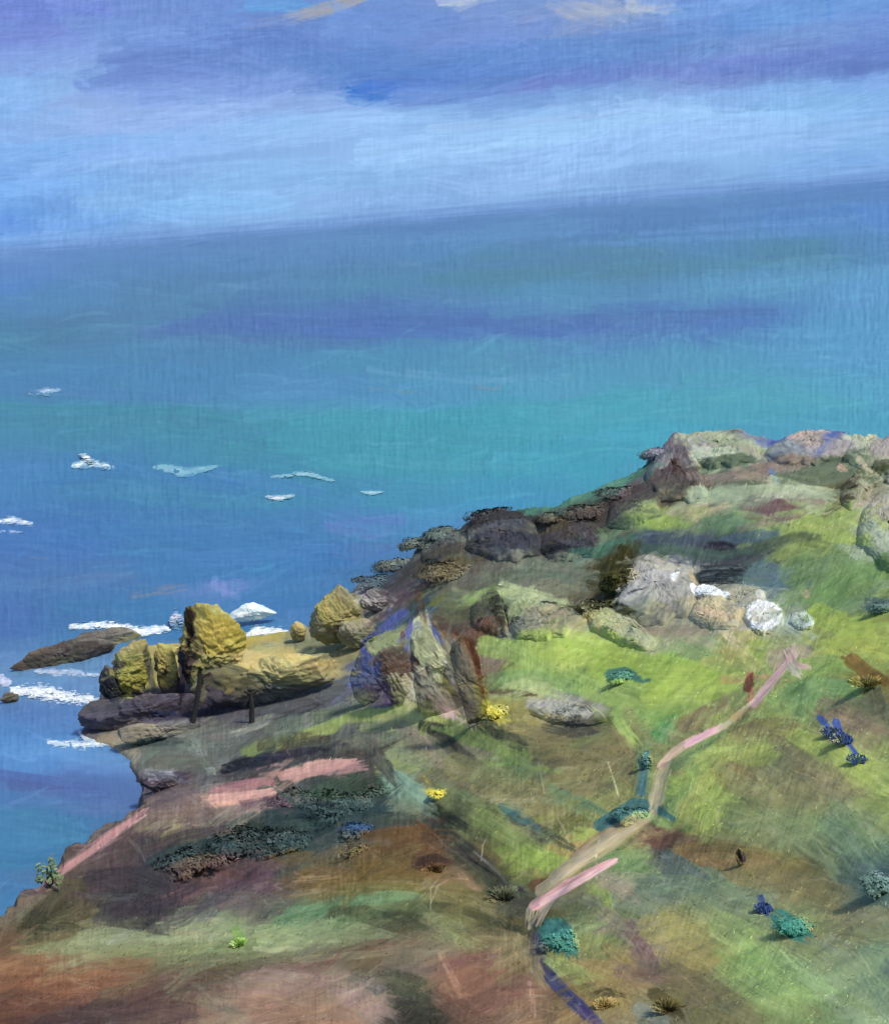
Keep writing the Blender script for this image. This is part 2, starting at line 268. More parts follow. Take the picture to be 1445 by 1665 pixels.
# width colour dryness opacity x,y ...
LAND_STROKES = '''
# crest and its stone tops
34 5c5a6c .35 .8 1030,775 1070,740 1095,705
20 7f84a0 .5 .8 1055,750 1085,722 1100,700
30 55505c .2 .8 1095,720 1110,760 1125,790
20 4a3430 .3 .9 1095,765 1110,790 1128,800
24 8b9a80 .1 .9 1105,722 1160,715 1215,735 1260,735
18 949e86 .2 .8 1110,712 1165,708 1200,716
12 6b625c .4 .8 1125,703 1165,700 1205,708
10 a8a4a8 .2 .85 1120,722 1140,745 1160,755
10 a29ea6 .3 .8 1135,720 1155,742
26 8a8582 .4 .6 1170,745 1190,738 1240,745
18 4e6450 .1 .9 1145,758 1190,752 1225,748
22 7b6c68 .3 .85 1125,785 1190,775 1265,755 1330,752
18 86766e .4 .7 1200,770 1240,760 1290,750
16 4a5ab4 .1 .9 1250,722 1275,712 1300,705
20 a8988f .35 .85 1285,712 1315,722 1345,742
22 b09c90 .3 .8 1290,708 1320,704 1345,712
12 4c54b8 .1 .95 1308,698 1328,694 1342,702
14 4c5cb8 .15 .9 1342,722 1365,708 1385,700
26 8c8a9c .5 .7 1320,740 1360,735 1390,722
20 6a7894 .4 .7 1255,740 1290,735 1310,745
22 98a48c .3 .85 1385,700 1400,725 1415,745
20 a2aa92 .35 .8 1400,690 1408,715 1425,740
24 7f7684 .4 .8 1420,735 1440,715 1470,700
18 4f6450 .05 .9 1310,768 1350,755 1395,742
26 5a6c58 .15 .85 1265,780 1330,772 1385,768
26 5a6654 .3 .8 1180,795 1240,788 1320,785
20 465028 .1 .9 1400,768 1420,778 1438,768
12 a8a08c .2 .9 1395,752 1412,768 1425,775
10 4a70b0 .2 .9 1252,765 1260,778 1266,795
14 b08c7c .4 .8 1365,760 1372,764
28 8a9c80 .15 .9 1130,812 1190,803 1260,797 1340,800 1375,808
20 96a88c .3 .7 1250,800 1310,797 1360,803
20 a89c80 .5 .7 1090,835 1140,828 1180,822
20 4c4a38 .3 .85 1365,800 1380,790 1395,775
14 4a4430 .3 .85 1370,815 1385,812
26 6b505c .2 .85 1240,832 1265,822 1290,825
20 5a8060 .1 .85 1140,858 1190,845 1230,838
14 7a6c6c .3 .6 1200,860 1250,850 1310,835
26 88a44a .2 .85 1055,850 1075,852 1100,845
30 8aa050 .25 .8 1300,855 1350,845 1380,838
30 8ca84c .2 .8 1330,880 1380,868 1410,885
30 8f9c94 .3 .7 1390,860 1420,870 1450,905
34 958f8c .3 .7 1400,810 1430,830 1470,860
26 9aa498 .4 .6 1395,785 1430,790 1470,790
# blue grey hollow under the crest
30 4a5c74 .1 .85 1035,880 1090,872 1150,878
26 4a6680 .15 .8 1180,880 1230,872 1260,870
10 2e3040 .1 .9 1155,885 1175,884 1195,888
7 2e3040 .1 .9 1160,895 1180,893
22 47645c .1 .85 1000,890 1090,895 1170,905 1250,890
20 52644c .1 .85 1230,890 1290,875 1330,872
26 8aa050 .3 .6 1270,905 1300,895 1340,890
# dark left ridge
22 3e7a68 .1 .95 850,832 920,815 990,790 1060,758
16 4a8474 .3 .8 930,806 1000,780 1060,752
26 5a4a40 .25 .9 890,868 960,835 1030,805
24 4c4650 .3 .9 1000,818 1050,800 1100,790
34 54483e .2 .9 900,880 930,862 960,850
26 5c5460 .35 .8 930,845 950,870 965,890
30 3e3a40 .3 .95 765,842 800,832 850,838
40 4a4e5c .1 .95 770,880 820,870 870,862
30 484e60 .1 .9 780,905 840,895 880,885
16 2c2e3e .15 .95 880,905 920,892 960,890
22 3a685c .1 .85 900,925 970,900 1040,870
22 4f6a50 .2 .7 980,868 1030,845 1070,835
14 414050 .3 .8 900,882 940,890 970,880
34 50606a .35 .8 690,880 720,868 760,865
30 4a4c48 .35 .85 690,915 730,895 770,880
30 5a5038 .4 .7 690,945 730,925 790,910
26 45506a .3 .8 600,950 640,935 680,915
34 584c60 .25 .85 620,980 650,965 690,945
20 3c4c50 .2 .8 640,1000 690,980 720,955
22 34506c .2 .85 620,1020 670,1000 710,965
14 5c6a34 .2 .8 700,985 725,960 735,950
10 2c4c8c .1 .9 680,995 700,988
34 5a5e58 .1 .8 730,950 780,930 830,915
# middle shoulder
40 5f685c .1 .9 790,945 860,930 960,935
30 6e7664 .3 .7 830,965 900,950 950,955
30 737868 .2 .7 840,912 900,915 960,915
16 2f3018 .15 .95 885,980 920,985 960,998
50 3a3c1c .1 .95 1010,905 1000,935 985,970
30 3a4028 .25 .9 960,985 990,990 1020,1000
20 45472a .3 .8 960,950 985,960 1000,975
26 7a9c54 .1 .85 760,978 790,966 830,962
40 50584a .2 .9 745,1010 780,998 800,985
40 4c5048 .2 .95 800,975 808,995 815,1020
20 34382f .3 .9 798,970 808,992 818,1028
34 a0b084 .2 .9 820,960 850,968 890,978
40 98a880 .25 .85 850,995 880,985 920,985
34 8c8470 .4 .8 865,1005 900,1005 935,1015
30 8f9080 .45 .8 820,1035 860,1020 890,1015
40 a0aa78 .2 .95 965,1000 990,1012 1015,1030
34 9ca888 .35 .8 1000,1020 1030,1035 1060,1050
20 a89c64 .3 .8 955,1000 965,1015 975,1030
# pale boulder field
60 9c9c9c .15 .9 1050,930 1080,945 1110,925
50 96969c .2 .9 1020,975 1060,965 1110,975
36 a8a8b0 .25 .8 1015,968 1050,950 1090,945
22 4c5c74 .3 .7 1095,915 1120,920
16 b09c64 .2 .9 1125,935 1130,955
40 a39b7c .15 .9 1140,990 1165,985 1195,990
34 9a9a88 .2 .85 1165,960 1200,965 1235,975
26 c0a888 .3 .8 1145,1000 1170,1005 1190,1010
24 8a8670 .2 .9 1050,1025 1100,1025 1150,1025
16 8a8878 .3 .8 1070,1005 1100,990 1110,1000
28 344048 .05 .95 1138,934 1170,931 1208,930
6 5c6c78 .1 .8 1138,928 1170,926 1205,924
5 5c6878 .1 .8 1138,938 1170,936 1200,935
30 506a80 .35 .8 1225,930 1250,925 1275,935
20 cfdcf0 .25 .95 1130,962 1150,962 1175,970
14 dce4f0 .2 .95 1095,945 1102,935
34 c8ced8 .1 .95 1232,992 1245,1003
30 b0b6b4 .35 .9 1225,1010 1245,1015 1262,995
22 a0b0b0 .35 .8 1290,1005 1310,1010 1318,1015
14 b8ccd0 .3 .9 1305,1000 1318,1012
14 bc9c80 .2 .8 1308,965 1314,970
20 ac9c50 .2 .9 1180,1058 1190,1072
20 c0ac8c .2 .8 1182,1035 1192,1050
30 72905c .3 .6 1100,1050 1130,1060 1160,1062
# bright meadow
60 90ac44 .1 .85 860,1050 940,1060 1030,1068
60 8eae40 .05 .85 980,1085 1080,1092 1180,1098
50 94b044 .05 .85 1060,1130 1130,1125 1200,1110
44 8cac50 .1 .85 900,1100 960,1120 1020,1145
40 6f9c58 .2 .7 800,1110 860,1105 930,1118
44 86a850 .1 .85 790,1050 840,1060 880,1085
40 9ab070 .3 .8 830,1125 870,1115 900,1125
40 7fa450 .2 .7 1010,1160 1070,1165 1100,1150
26 4f9450 .2 .85 1065,1200 1080,1180 1090,1165
24 88ac50 .3 .8 1000,1165 1020,1195 1045,1225
20 7c8050 .4 .6 1020,1160 1035,1185
26 8a7458 .4 .8 1110,1180 1140,1160 1180,1140
22 6f8c50 .2 .7 1190,1140 1220,1110 1240,1090
16 b06c54 .3 .8 1215,1100 1225,1098
10 c07060 .3 .85 1218,1145 1222,1120
44 6c9658 .2 .8 1290,1130 1330,1115 1380,1120
60 5e8450 .1 .8 1290,930 1350,910 1400,950
60 648a50 .15 .8 1330,990 1380,940 1450,920
46 8ca640 .2 .85 1330,1000 1380,1020 1440,1010
50 92a844 .15 .8 1340,1060 1400,1050 1460,1060
40 7ca050 .2 .8 1290,1090 1340,1080 1390,1085
30 7c5c28 .1 .9 1385,1075 1410,1095 1450,1115
36 88a458 .3 .7 1260,1130 1280,1190 1240,1210
# centre stack foot etc
30 8f9e64 .1 .9 600,1170 650,1160 700,1160
26 7f9850 .15 .95 440,1215 520,1190 590,1165 640,1158
24 6c8048 .15 .9 400,1222 450,1208 500,1198
30 4c5862 .15 .8 560,1190 600,1185 640,1190
40 687464 .2 .8 590,1200 640,1190 680,1195
40 7a8868 .25 .8 620,1235 650,1232 690,1245
30 7c8c54 .3 .7 620,1245 650,1248 670,1250
16 8a8274 .35 .7 655,1175 690,1205 720,1245
26 363c38 .2 .9 690,1180 720,1190 740,1215
30 4c4e48 .3 .8 720,1200 750,1230 780,1245
30 6f8848 .1 .95 735,1185 780,1205 830,1225
26 78904c .2 .9 800,1215 850,1235 910,1255
30 48503c .2 .9 780,1180 820,1192 850,1210
40 7c744c .2 .85 810,1165 850,1180 920,1205
30 8a8444 .2 .8 830,1165 870,1165 890,1175
22 a8a83c .3 .9 790,1150 805,1160 830,1170
26 a0a098 .15 .9 865,1145 910,1155 950,1165
26 9a9c9c .25 .85 880,1155 920,1155 955,1160
26 4c4c44 .4 .8 890,1180 930,1190 970,1185
14 5c4438 .3 .8 800,1125 840,1128 870,1130
60 6f6c48 .15 .8 880,1220 950,1225 1010,1240
60 747250 .2 .7 930,1270 990,1260 1030,1230
50 7c7850 .15 .8 780,1275 850,1295 920,1290
50 74764c .2 .7 740,1245 800,1265 860,1280
44 807c50 .25 .7 850,1320 900,1310 950,1290
30 5c8060 .4 .8 900,1290 950,1310 990,1330
30 54745c .2 .85 1040,1290 1048,1250 1040,1220
# dark gully lines, middle
44 6b7848 .2 .8 700,1290 760,1310 820,1345
40 7e9448 .2 .8 780,1330 830,1360 880,1390
36 464a48 .35 .85 700,1345 760,1385 820,1440
30 40443e .3 .9 760,1385 790,1410 810,1445
44 4c4e44 .3 .85 790,1430 830,1455 870,1470
26 3c4234 .3 .8 700,1310 735,1335 760,1350
22 4a5450 .35 .8 830,1330 870,1345 905,1360
24 50584a .35 .8 870,1355 900,1365 930,1380
16 3c7078 .4 .8 815,1312 835,1325 860,1338
40 8ca844 .1 .9 850,1390 880,1400 920,1405
26 8ea84a .15 .85 940,1355 970,1362 990,1370
24 7c6040 .3 .6 780,1375 800,1390 810,1400
20 70a07c .3 .8 835,1448 848,1448
10 4c2c5c .2 .9 842,1444 852,1450
26 7a5038 .3 .85 870,1440 910,1430 930,1400
20 8c6858 .3 .8 940,1390 970,1365 1000,1345
# brown bank
44 745a2c .1 .9 500,1430 580,1420 660,1415 720,1420
50 6f5030 .2 .85 600,1370 660,1360 720,1365
36 6c4a2e .3 .85 670,1340 700,1370 720,1395
26 4c342a .35 .9 680,1405 700,1400 730,1403
30 5c5c50 .4 .8 530,1375 560,1370 600,1370
20 4a4c40 .4 .8 570,1375 580,1390
30 6a5c44 .3 .6 470,1400 520,1395 560,1400
14 a88c6c .5 .8 480,1432 520,1428 550,1425
10 b09070 .5 .8 470,1455 500,1450 540,1447
8 a8844c .5 .8 560,1440 620,1435 690,1437
30 74682e .1 .85 560,1450 620,1445 700,1448
40 6f6838 .2 .8 720,1450 760,1440 800,1470
# teal dark scrub belt
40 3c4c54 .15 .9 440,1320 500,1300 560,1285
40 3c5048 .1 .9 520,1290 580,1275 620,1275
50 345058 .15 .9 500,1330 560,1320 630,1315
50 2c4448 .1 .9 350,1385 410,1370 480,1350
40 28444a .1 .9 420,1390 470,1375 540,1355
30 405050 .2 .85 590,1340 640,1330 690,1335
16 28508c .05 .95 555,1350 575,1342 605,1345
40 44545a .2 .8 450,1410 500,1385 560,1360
44 6ca08c .35 .6 640,1265 660,1285 690,1300
36 6f9484 .2 .9 645,1270 665,1285 700,1295
14 b0a42c .2 .95 698,1288 710,1292 722,1290
10 9c8c30 .3 .9 690,1265 700,1275
30 4a4c50 .2 .85 600,1210 620,1240 640,1270
40 4c4a4c .2 .85 560,1225 590,1235 600,1270
# dark blue purple folds under the ledge
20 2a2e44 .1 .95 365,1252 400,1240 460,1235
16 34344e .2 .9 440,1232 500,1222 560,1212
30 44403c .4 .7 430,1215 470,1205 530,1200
# pink soil
30 b48480 .15 .95 450,1268 500,1252 560,1242
20 c0948c .3 .9 470,1258 520,1244 560,1238
26 a87880 .3 .8 520,1250 560,1248 590,1245
24 c08c84 .1 .95 345,1304 390,1299 442,1290
10 cc9888 .2 .9 345,1308 390,1302 440,1296
20 986070 .3 .85 350,1286 400,1276 450,1270
20 8c6c6c .35 .7 300,1300 330,1296 360,1300
24 404848 .1 .9 455,1270 470,1280 485,1300
30 6a4c60 .3 .8 400,1300 450,1305 480,1320
44 665660 .3 .7 250,1300 300,1290 340,1320
30 50485c .2 .8 230,1290 260,1275 300,1270
40 6a5c5c .3 .7 280,1340 340,1330 370,1350
24 8c8264 .35 .8 230,1352 260,1345 290,1340
# lower left purple slope
60 52424c .15 .85 150,1400 200,1380 260,1350
60 4a3f48 .15 .85 150,1440 220,1430 290,1420
60 3e3c48 .15 .9 180,1475 240,1460 300,1460
40 30424c .15 .85 240,1430 270,1400 300,1380
50 3c3c4c .2 .8 240,1380 260,1420 280,1460
20 5c3c48 .3 .8 290,1440 320,1420 345,1400
26 744c5c .3 .85 290,1455 330,1440 370,1420
40 6c4a5a .3 .8 360,1430 400,1430 440,1425
40 70505c .3 .8 370,1400 420,1395 450,1410
40 5c4438 .35 .7 300,1410 340,1400 370,1410
30 6a5430 .35 .8 440,1385 460,1395 500,1390
24 6a5058 .3 .8 360,1470 420,1465 470,1450
50 646060 .3 .8 390,1470 430,1470 470,1475
20 4a5060 .3 .8 330,1475 355,1462 372,1455
26 4a4c30 .3 .85 80,1460 110,1440 150,1440
30 3a3c2c .2 .9 40,1510 80,1500 120,1505
26 6f7058 .2 .85 5,1495 30,1480 65,1460
20 4f4468 .3 .6 0,1462 30,1450 60,1438
# cliff edge pink track
18 9a6c7c .25 .9 64,1442 110,1408 170,1365 235,1316
9 b48490 .3 .9 60,1446 120,1408 190,1358 236,1325
7 c89898 .4 .8 75,1448 90,1440 100,1430
# pale green band
30 7c8c64 .15 .9 50,1548 130,1538 200,1525
44 82926c .1 .9 140,1530 230,1520 320,1515
44 8a9c74 .1 .9 260,1515 350,1510 400,1520
30 788458 .2 .85 160,1550 280,1548 400,1545
24 6c7050 .25 .8 250,1565 380,1560 470,1550
26 3f4048 .25 .9 240,1500 250,1510
24 3a3c44 .3 .85 160,1495 200,1500 250,1510
20 40444c .35 .8 255,1512 300,1498 330,1478
26 70a43c .1 .95 385,1516 392,1532
44 8ea46c .1 .9 430,1520 480,1518 540,1520
12 aab48c .2 .9 415,1542 450,1545 490,1540
24 5c9068 .1 .85 470,1485 550,1468 650,1462
20 70a474 .2 .8 590,1460 640,1455 690,1458
20 4c7c58 .15 .85 450,1498 520,1488 600,1480
40 7c9064 .1 .9 490,1510 580,1515 660,1535
50 7c8458 .1 .9 700,1500 730,1515 760,1540
22 4a4f38 .05 .9 540,1484 600,1480 660,1492 695,1515
16 424a38 0 .95 600,1484 660,1492 700,1512
20 50523a .1 .9 690,1475 750,1478 810,1497 860,1518
14 3f4430 .05 .9 760,1484 810,1500 860,1522
26 9a6c58 .3 .5 700,1435 740,1420 770,1440
24 7c7444 .2 .7 700,1455 740,1460 790,1465
# red brown foreground
40 865640 .1 .85 -60,1580 30,1570 90,1560
50 8a583e .1 .85 40,1610 120,1600 200,1590
44 84583f .15 .8 120,1590 190,1575 240,1570
50 6e4236 .1 .85 -40,1640 40,1630 110,1632
50 523e42 .15 .9 60,1680 130,1655 210,1640
40 5c464a .2 .85 200,1650 270,1640 330,1650
30 624440 .2 .85 220,1622 290,1600 350,1590
26 5c3e36 .15 .9 330,1590 355,1580 400,1588
30 74504a .2 .85 400,1580 470,1575 540,1560
26 704e40 .2 .85 520,1560 600,1540 680,1535
20 5c5a40 .2 .8 360,1575 450,1565 520,1555
16 8a8468 .4 .7 480,1562 560,1555 660,1545
40 8c7068 .2 .8 380,1605 460,1600 540,1598
26 a08080 .3 .7 400,1590 480,1585 530,1590
44 906c5c .2 .8 340,1645 420,1640 500,1635
40 a08080 .25 .8 560,1620 600,1635 640,1650
50 946c58 .2 .8 470,1660 540,1650 590,1665
30 7c8070 .3 .6 330,1625 370,1640 400,1660
50 7c7460 .2 .7 640,1560 700,1550 740,1545
34 7c6c64 .25 .8 620,1580 680,1578 720,1575
50 48503c .25 .9 640,1600 670,1605 700,1620
40 40443a .3 .9 660,1640 690,1645 720,1640
24 545460 .35 .7 600,1600 620,1610
60 8a5c50 .15 .85 730,1580 770,1570 800,1575
70 8a5e4e .15 .85 760,1620 800,1600 840,1600
50 7c5444 .2 .8 720,1620 750,1645 780,1670
40 8c6c54 .2 .8 830,1650 860,1630 890,1640
14 b08070 .4 .8 715,1550 730,1580 750,1620
12 b08474 .4 .8 860,1600 865,1625 868,1650
44 887c58 .2 .8 850,1540 870,1565 885,1590
40 7c7450 .2 .8 790,1535 830,1530 860,1545
# stream bed / slate path, bottom
20 4c4c74 .1 .95 872,1525 885,1560 895,1590
26 424a80 .05 .95 895,1590 925,1620 950,1645 985,1680
16 4c4090 .1 .9 945,1640 970,1665 990,1690
# right field patches
50 90ac44 .1 .9 1130,1270 1160,1300 1150,1340
50 90a848 .15 .85 1150,1240 1200,1230 1260,1230
34 8c9448 .3 .8 1110,1330 1140,1280 1180,1240
60 7c7058 .25 .75 1190,1260 1250,1290 1310,1310
50 7c705c .25 .75 1270,1200 1330,1250 1390,1300
40 826a60 .35 .7 1340,1270 1370,1290 1400,1290
20 84604c .3 .7 1190,1245 1220,1262 1240,1275
36 94b044 .15 .85 1290,1195 1340,1225 1400,1250
50 98b44c .15 .85 1370,1230 1420,1260 1470,1300
40 8a6c60 .35 .7 1340,1150 1380,1170 1430,1190
34 7c7050 .3 .7 1200,1195 1250,1180 1300,1180
30 6c8c50 .3 .7 1080,1310 1110,1290 1130,1250
30 5c8458 .2 .8 1100,1240 1130,1215 1170,1190
60 7a9060 .3 .6 1220,1350 1280,1340 1330,1330
20 507c34 .1 .9 1080,1343 1105,1343 1125,1350
36 704c48 .25 .8 1050,1365 1080,1358 1120,1372
44 825e38 .15 .9 1110,1390 1180,1388 1250,1402
44 7e602f .15 .9 1210,1400 1270,1405 1330,1425
50 786448 .25 .8 1200,1420 1280,1430 1380,1460
22 4a6470 .25 .85 1080,1388 1120,1410 1160,1440
44 5f7868 .3 .75 1050,1440 1130,1440 1210,1470
30 64806c .35 .6 1160,1460 1210,1480 1250,1500
40 5c8470 .25 .8 1345,1340 1370,1360 1400,1390
40 3e6880 .2 .85 1410,1410 1435,1430 1460,1470
24 8ca480 .45 .7 1300,1370 1340,1400 1360,1430
14 3a5090 .2 .95 1235,1460 1240,1475 1246,1490
12 4a5a84 .3 .8 1250,1485 1270,1500 1280,1515
50 847460 .3 .7 1360,1480 1400,1490 1460,1500
24 6c6c54 .25 .85 1320,1525 1360,1520 1400,1525
40 6c8c58 .2 .8 990,1410 1020,1400 1050,1390
30 86a048 .2 .85 960,1440 975,1450 985,1470
40 a08c78 .35 .7 985,1430 1010,1445 1030,1460
40 7c7c68 .3 .6 900,1460 940,1450 970,1470
26 7c5c60 .3 .8 1025,1510 1045,1540 1065,1570
60 928c54 .2 .8 1060,1510 1110,1515 1160,1530
50 9a8a50 .25 .75 1100,1550 1140,1555 1170,1570
70 84a458 .15 .8 1180,1510 1220,1540 1260,1580
60 84b060 .15 .85 1220,1560 1270,1590 1330,1620
50 80a858 .2 .8 1180,1580 1220,1610 1290,1650
60 78947c .3 .7 1350,1560 1400,1600 1450,1650
50 8caa84 .35 .6 1300,1570 1370,1620 1440,1680
60 6f6448 .25 .8 1100,1590 1160,1620 1230,1660
20 5a5430 .15 .9 1060,1615 1085,1630 1110,1655
44 96804a .2 .85 960,1580 980,1590 1000,1610
40 98844c .2 .8 960,1610 980,1620 1010,1640
16 5c5430 .3 .9 965,1620 985,1612 1015,1620
30 7c8c88 .3 .6 1040,1640 1070,1655 1090,1680
40 7f9450 .25 .75 900,1560 930,1580 950,1600
24 3f6480 .2 .8 1440,1570 1460,1590
'''
ROCK_STROKES = '''
# yellow lichen stacks by the water
20 4a4448 .2 .9 130,1050 160,1052 185,1058
26 90903a .1 .95 190,1130 205,1100 215,1075
30 8f8c34 .1 .95 200,1125 225,1110 235,1080
16 8c8c50 .2 .9 188,1068 210,1070 235,1062
14 4e5244 .1 .95 238,1060 244,1090 252,1125
20 aa9850 .05 .95 258,1045 266,1070 262,1095
26 a49c50 .2 .9 262,1050 280,1060 282,1100
20 8c8444 .2 .9 260,1105 275,1110 290,1095
14 34304a .1 .9 296,1060 298,1100 292,1140
30 908f50 .05 .95 325,985 345,1000 360,1015
30 8f8c48 .1 .9 330,985 355,990 375,1020
26 7a7248 .1 .9 320,1015 322,1040 320,1065
40 ab963a .05 .95 340,1020 348,1045 350,1065
30 a48f34 .1 .95 365,1015 378,1035 385,1055
26 9c943c .1 .9 370,1045 385,1050 392,1040
18 2c221c .05 1 311,982 310,1010 304,1050
10 3a2a20 .2 .9 303,990 302,1030
9 34302a .05 1 305,1060 300,1100 294,1145
34 9e9858 .15 .9 340,1080 390,1075 440,1072
30 b0a060 .1 .95 400,1070 470,1076 540,1080
26 bca468 .2 .9 390,1068 430,1072
30 88844c .2 .9 330,1075 320,1100 318,1120
50 5c5c48 .2 .9 350,1095 380,1100 400,1110
30 56506a .15 .9 340,1130 370,1140 395,1150
34 7c8060 .25 .85 420,1100 470,1105 530,1095
40 9c9464 .25 .8 430,1085 480,1092 540,1090
30 58606c .2 .85 430,1130 490,1125 560,1115
30 4c5264 .2 .9 410,1150 480,1150 540,1140
9 2c2c2c .05 1 326,1088 320,1120 312,1160
6 30302c .1 1 326,1095 335,1100 342,1096
9 26343c .05 1 408,1125 406,1145 408,1165
6 26343c .05 1 400,1126 416,1124
26 303850 .05 .95 168,1095 172,1120 180,1140
30 2e3448 .2 .9 180,1110 188,1130 195,1140
34 4c4862 .1 .95 200,1150 260,1142 310,1140
34 504c68 .1 .95 140,1175 200,1170 260,1165
30 403c58 .2 .9 260,1160 320,1155 390,1150
14 2c3c74 .2 .9 255,1160 275,1162 290,1160
24 8c8074 .15 .95 185,1198 215,1190 250,1182
18 8c8474 .3 .9 215,1200 270,1190 330,1185
26 686e70 .15 .9 260,1205 330,1195 400,1190
34 5c6868 .15 .9 240,1215 320,1215 400,1205
20 3c4c58 .3 .8 230,1208 270,1205 300,1208
20 7c8c8c .45 .8 320,1210 330,1235 345,1255
34 5c6060 .2 .85 250,1245 300,1240 350,1240
26 4a3f58 .2 .9 232,1268 260,1260 290,1262
14 9aa4cc .4 .9 240,1255 270,1258 290,1268
14 9aa09a .5 .6 380,1192 420,1180 450,1165
# low yellow green stacks
40 8c8450 .2 .95 540,960 545,985 545,1010
30 948c50 .25 .9 525,975 530,1000 540,1030
30 88824c .25 .9 560,975 570,995 575,1015
30 7a7860 .25 .9 505,1005 510,1025 515,1040
20 ac9a60 .1 .95 475,1010 485,1018 490,1030
30 8a8078 .35 .9 555,1025 575,1020 595,1010
30 70785c .25 .85 490,1045 530,1048 570,1040
30 98909c .35 .95 590,965 610,975 628,985
22 8c8c98 .3 .9 595,980 615,985 630,990
20 8c8478 .35 .9 560,1020 590,1015 600,1005
# tall centre stack
26 4a5cb4 .1 .9 655,1000 600,1045 590,1085
20 4a58b4 .1 .95 594,1050 598,1080 590,1110
26 5062b4 .1 .9 575,1110 600,1105 615,1085
30 60608c .3 .85 605,1110 625,1120 620,1135
30 56487a .2 .9 625,1120 640,1135 600,1145
34 889464 .15 .9 610,1050 630,1040 650,1035
24 5c5044 .25 .9 625,1070 650,1060 660,1045
26 6a5048 .2 .9 630,1090 650,1085 665,1080
14 5c64b8 .1 .95 672,1008 664,1030 660,1055
10 6a3c38 .2 .9 655,1030 654,1050
34 b4bc94 .1 .95 684,1015 682,1050 692,1080
34 b2ba94 .25 .95 700,1045 712,1070 705,1110
34 b8b4a6 .3 .9 690,1090 700,1115 715,1140
26 9ca080 .3 .95 640,1105 650,1125 665,1140
30 b0ae96 .35 .9 665,1105 680,1125 690,1145
14 5464b8 .1 .95 694,1002 706,1025 720,1045
26 5c4c44 .3 .9 712,1010 740,1025 770,1045
12 84604e .3 .9 720,1030 745,1040 770,1050
20 a0a4c0 .15 .95 728,1080 736,1100 740,1120
34 7c7870 .15 .95 735,1055 745,1085 750,1120
30 75706c .1 .95 752,1080 758,1120 768,1160
30 a89898 .3 .9 715,1125 725,1140 735,1160
24 b8a0a8 .2 .9 712,1148 725,1158 738,1165
30 706868 .2 .9 745,1130 760,1155 770,1180
9 703c2c .2 .95 740,1030 758,1040 768,1060 780,1100 786,1135
9 603828 .2 .95 765,1045 775,1070 782,1100
14 8c7c64 .3 .8 775,1130 785,1145
12 5c3c30 .3 .9 765,1040 772,1048
14 64382c .1 .95 682,990 686,1002
'''
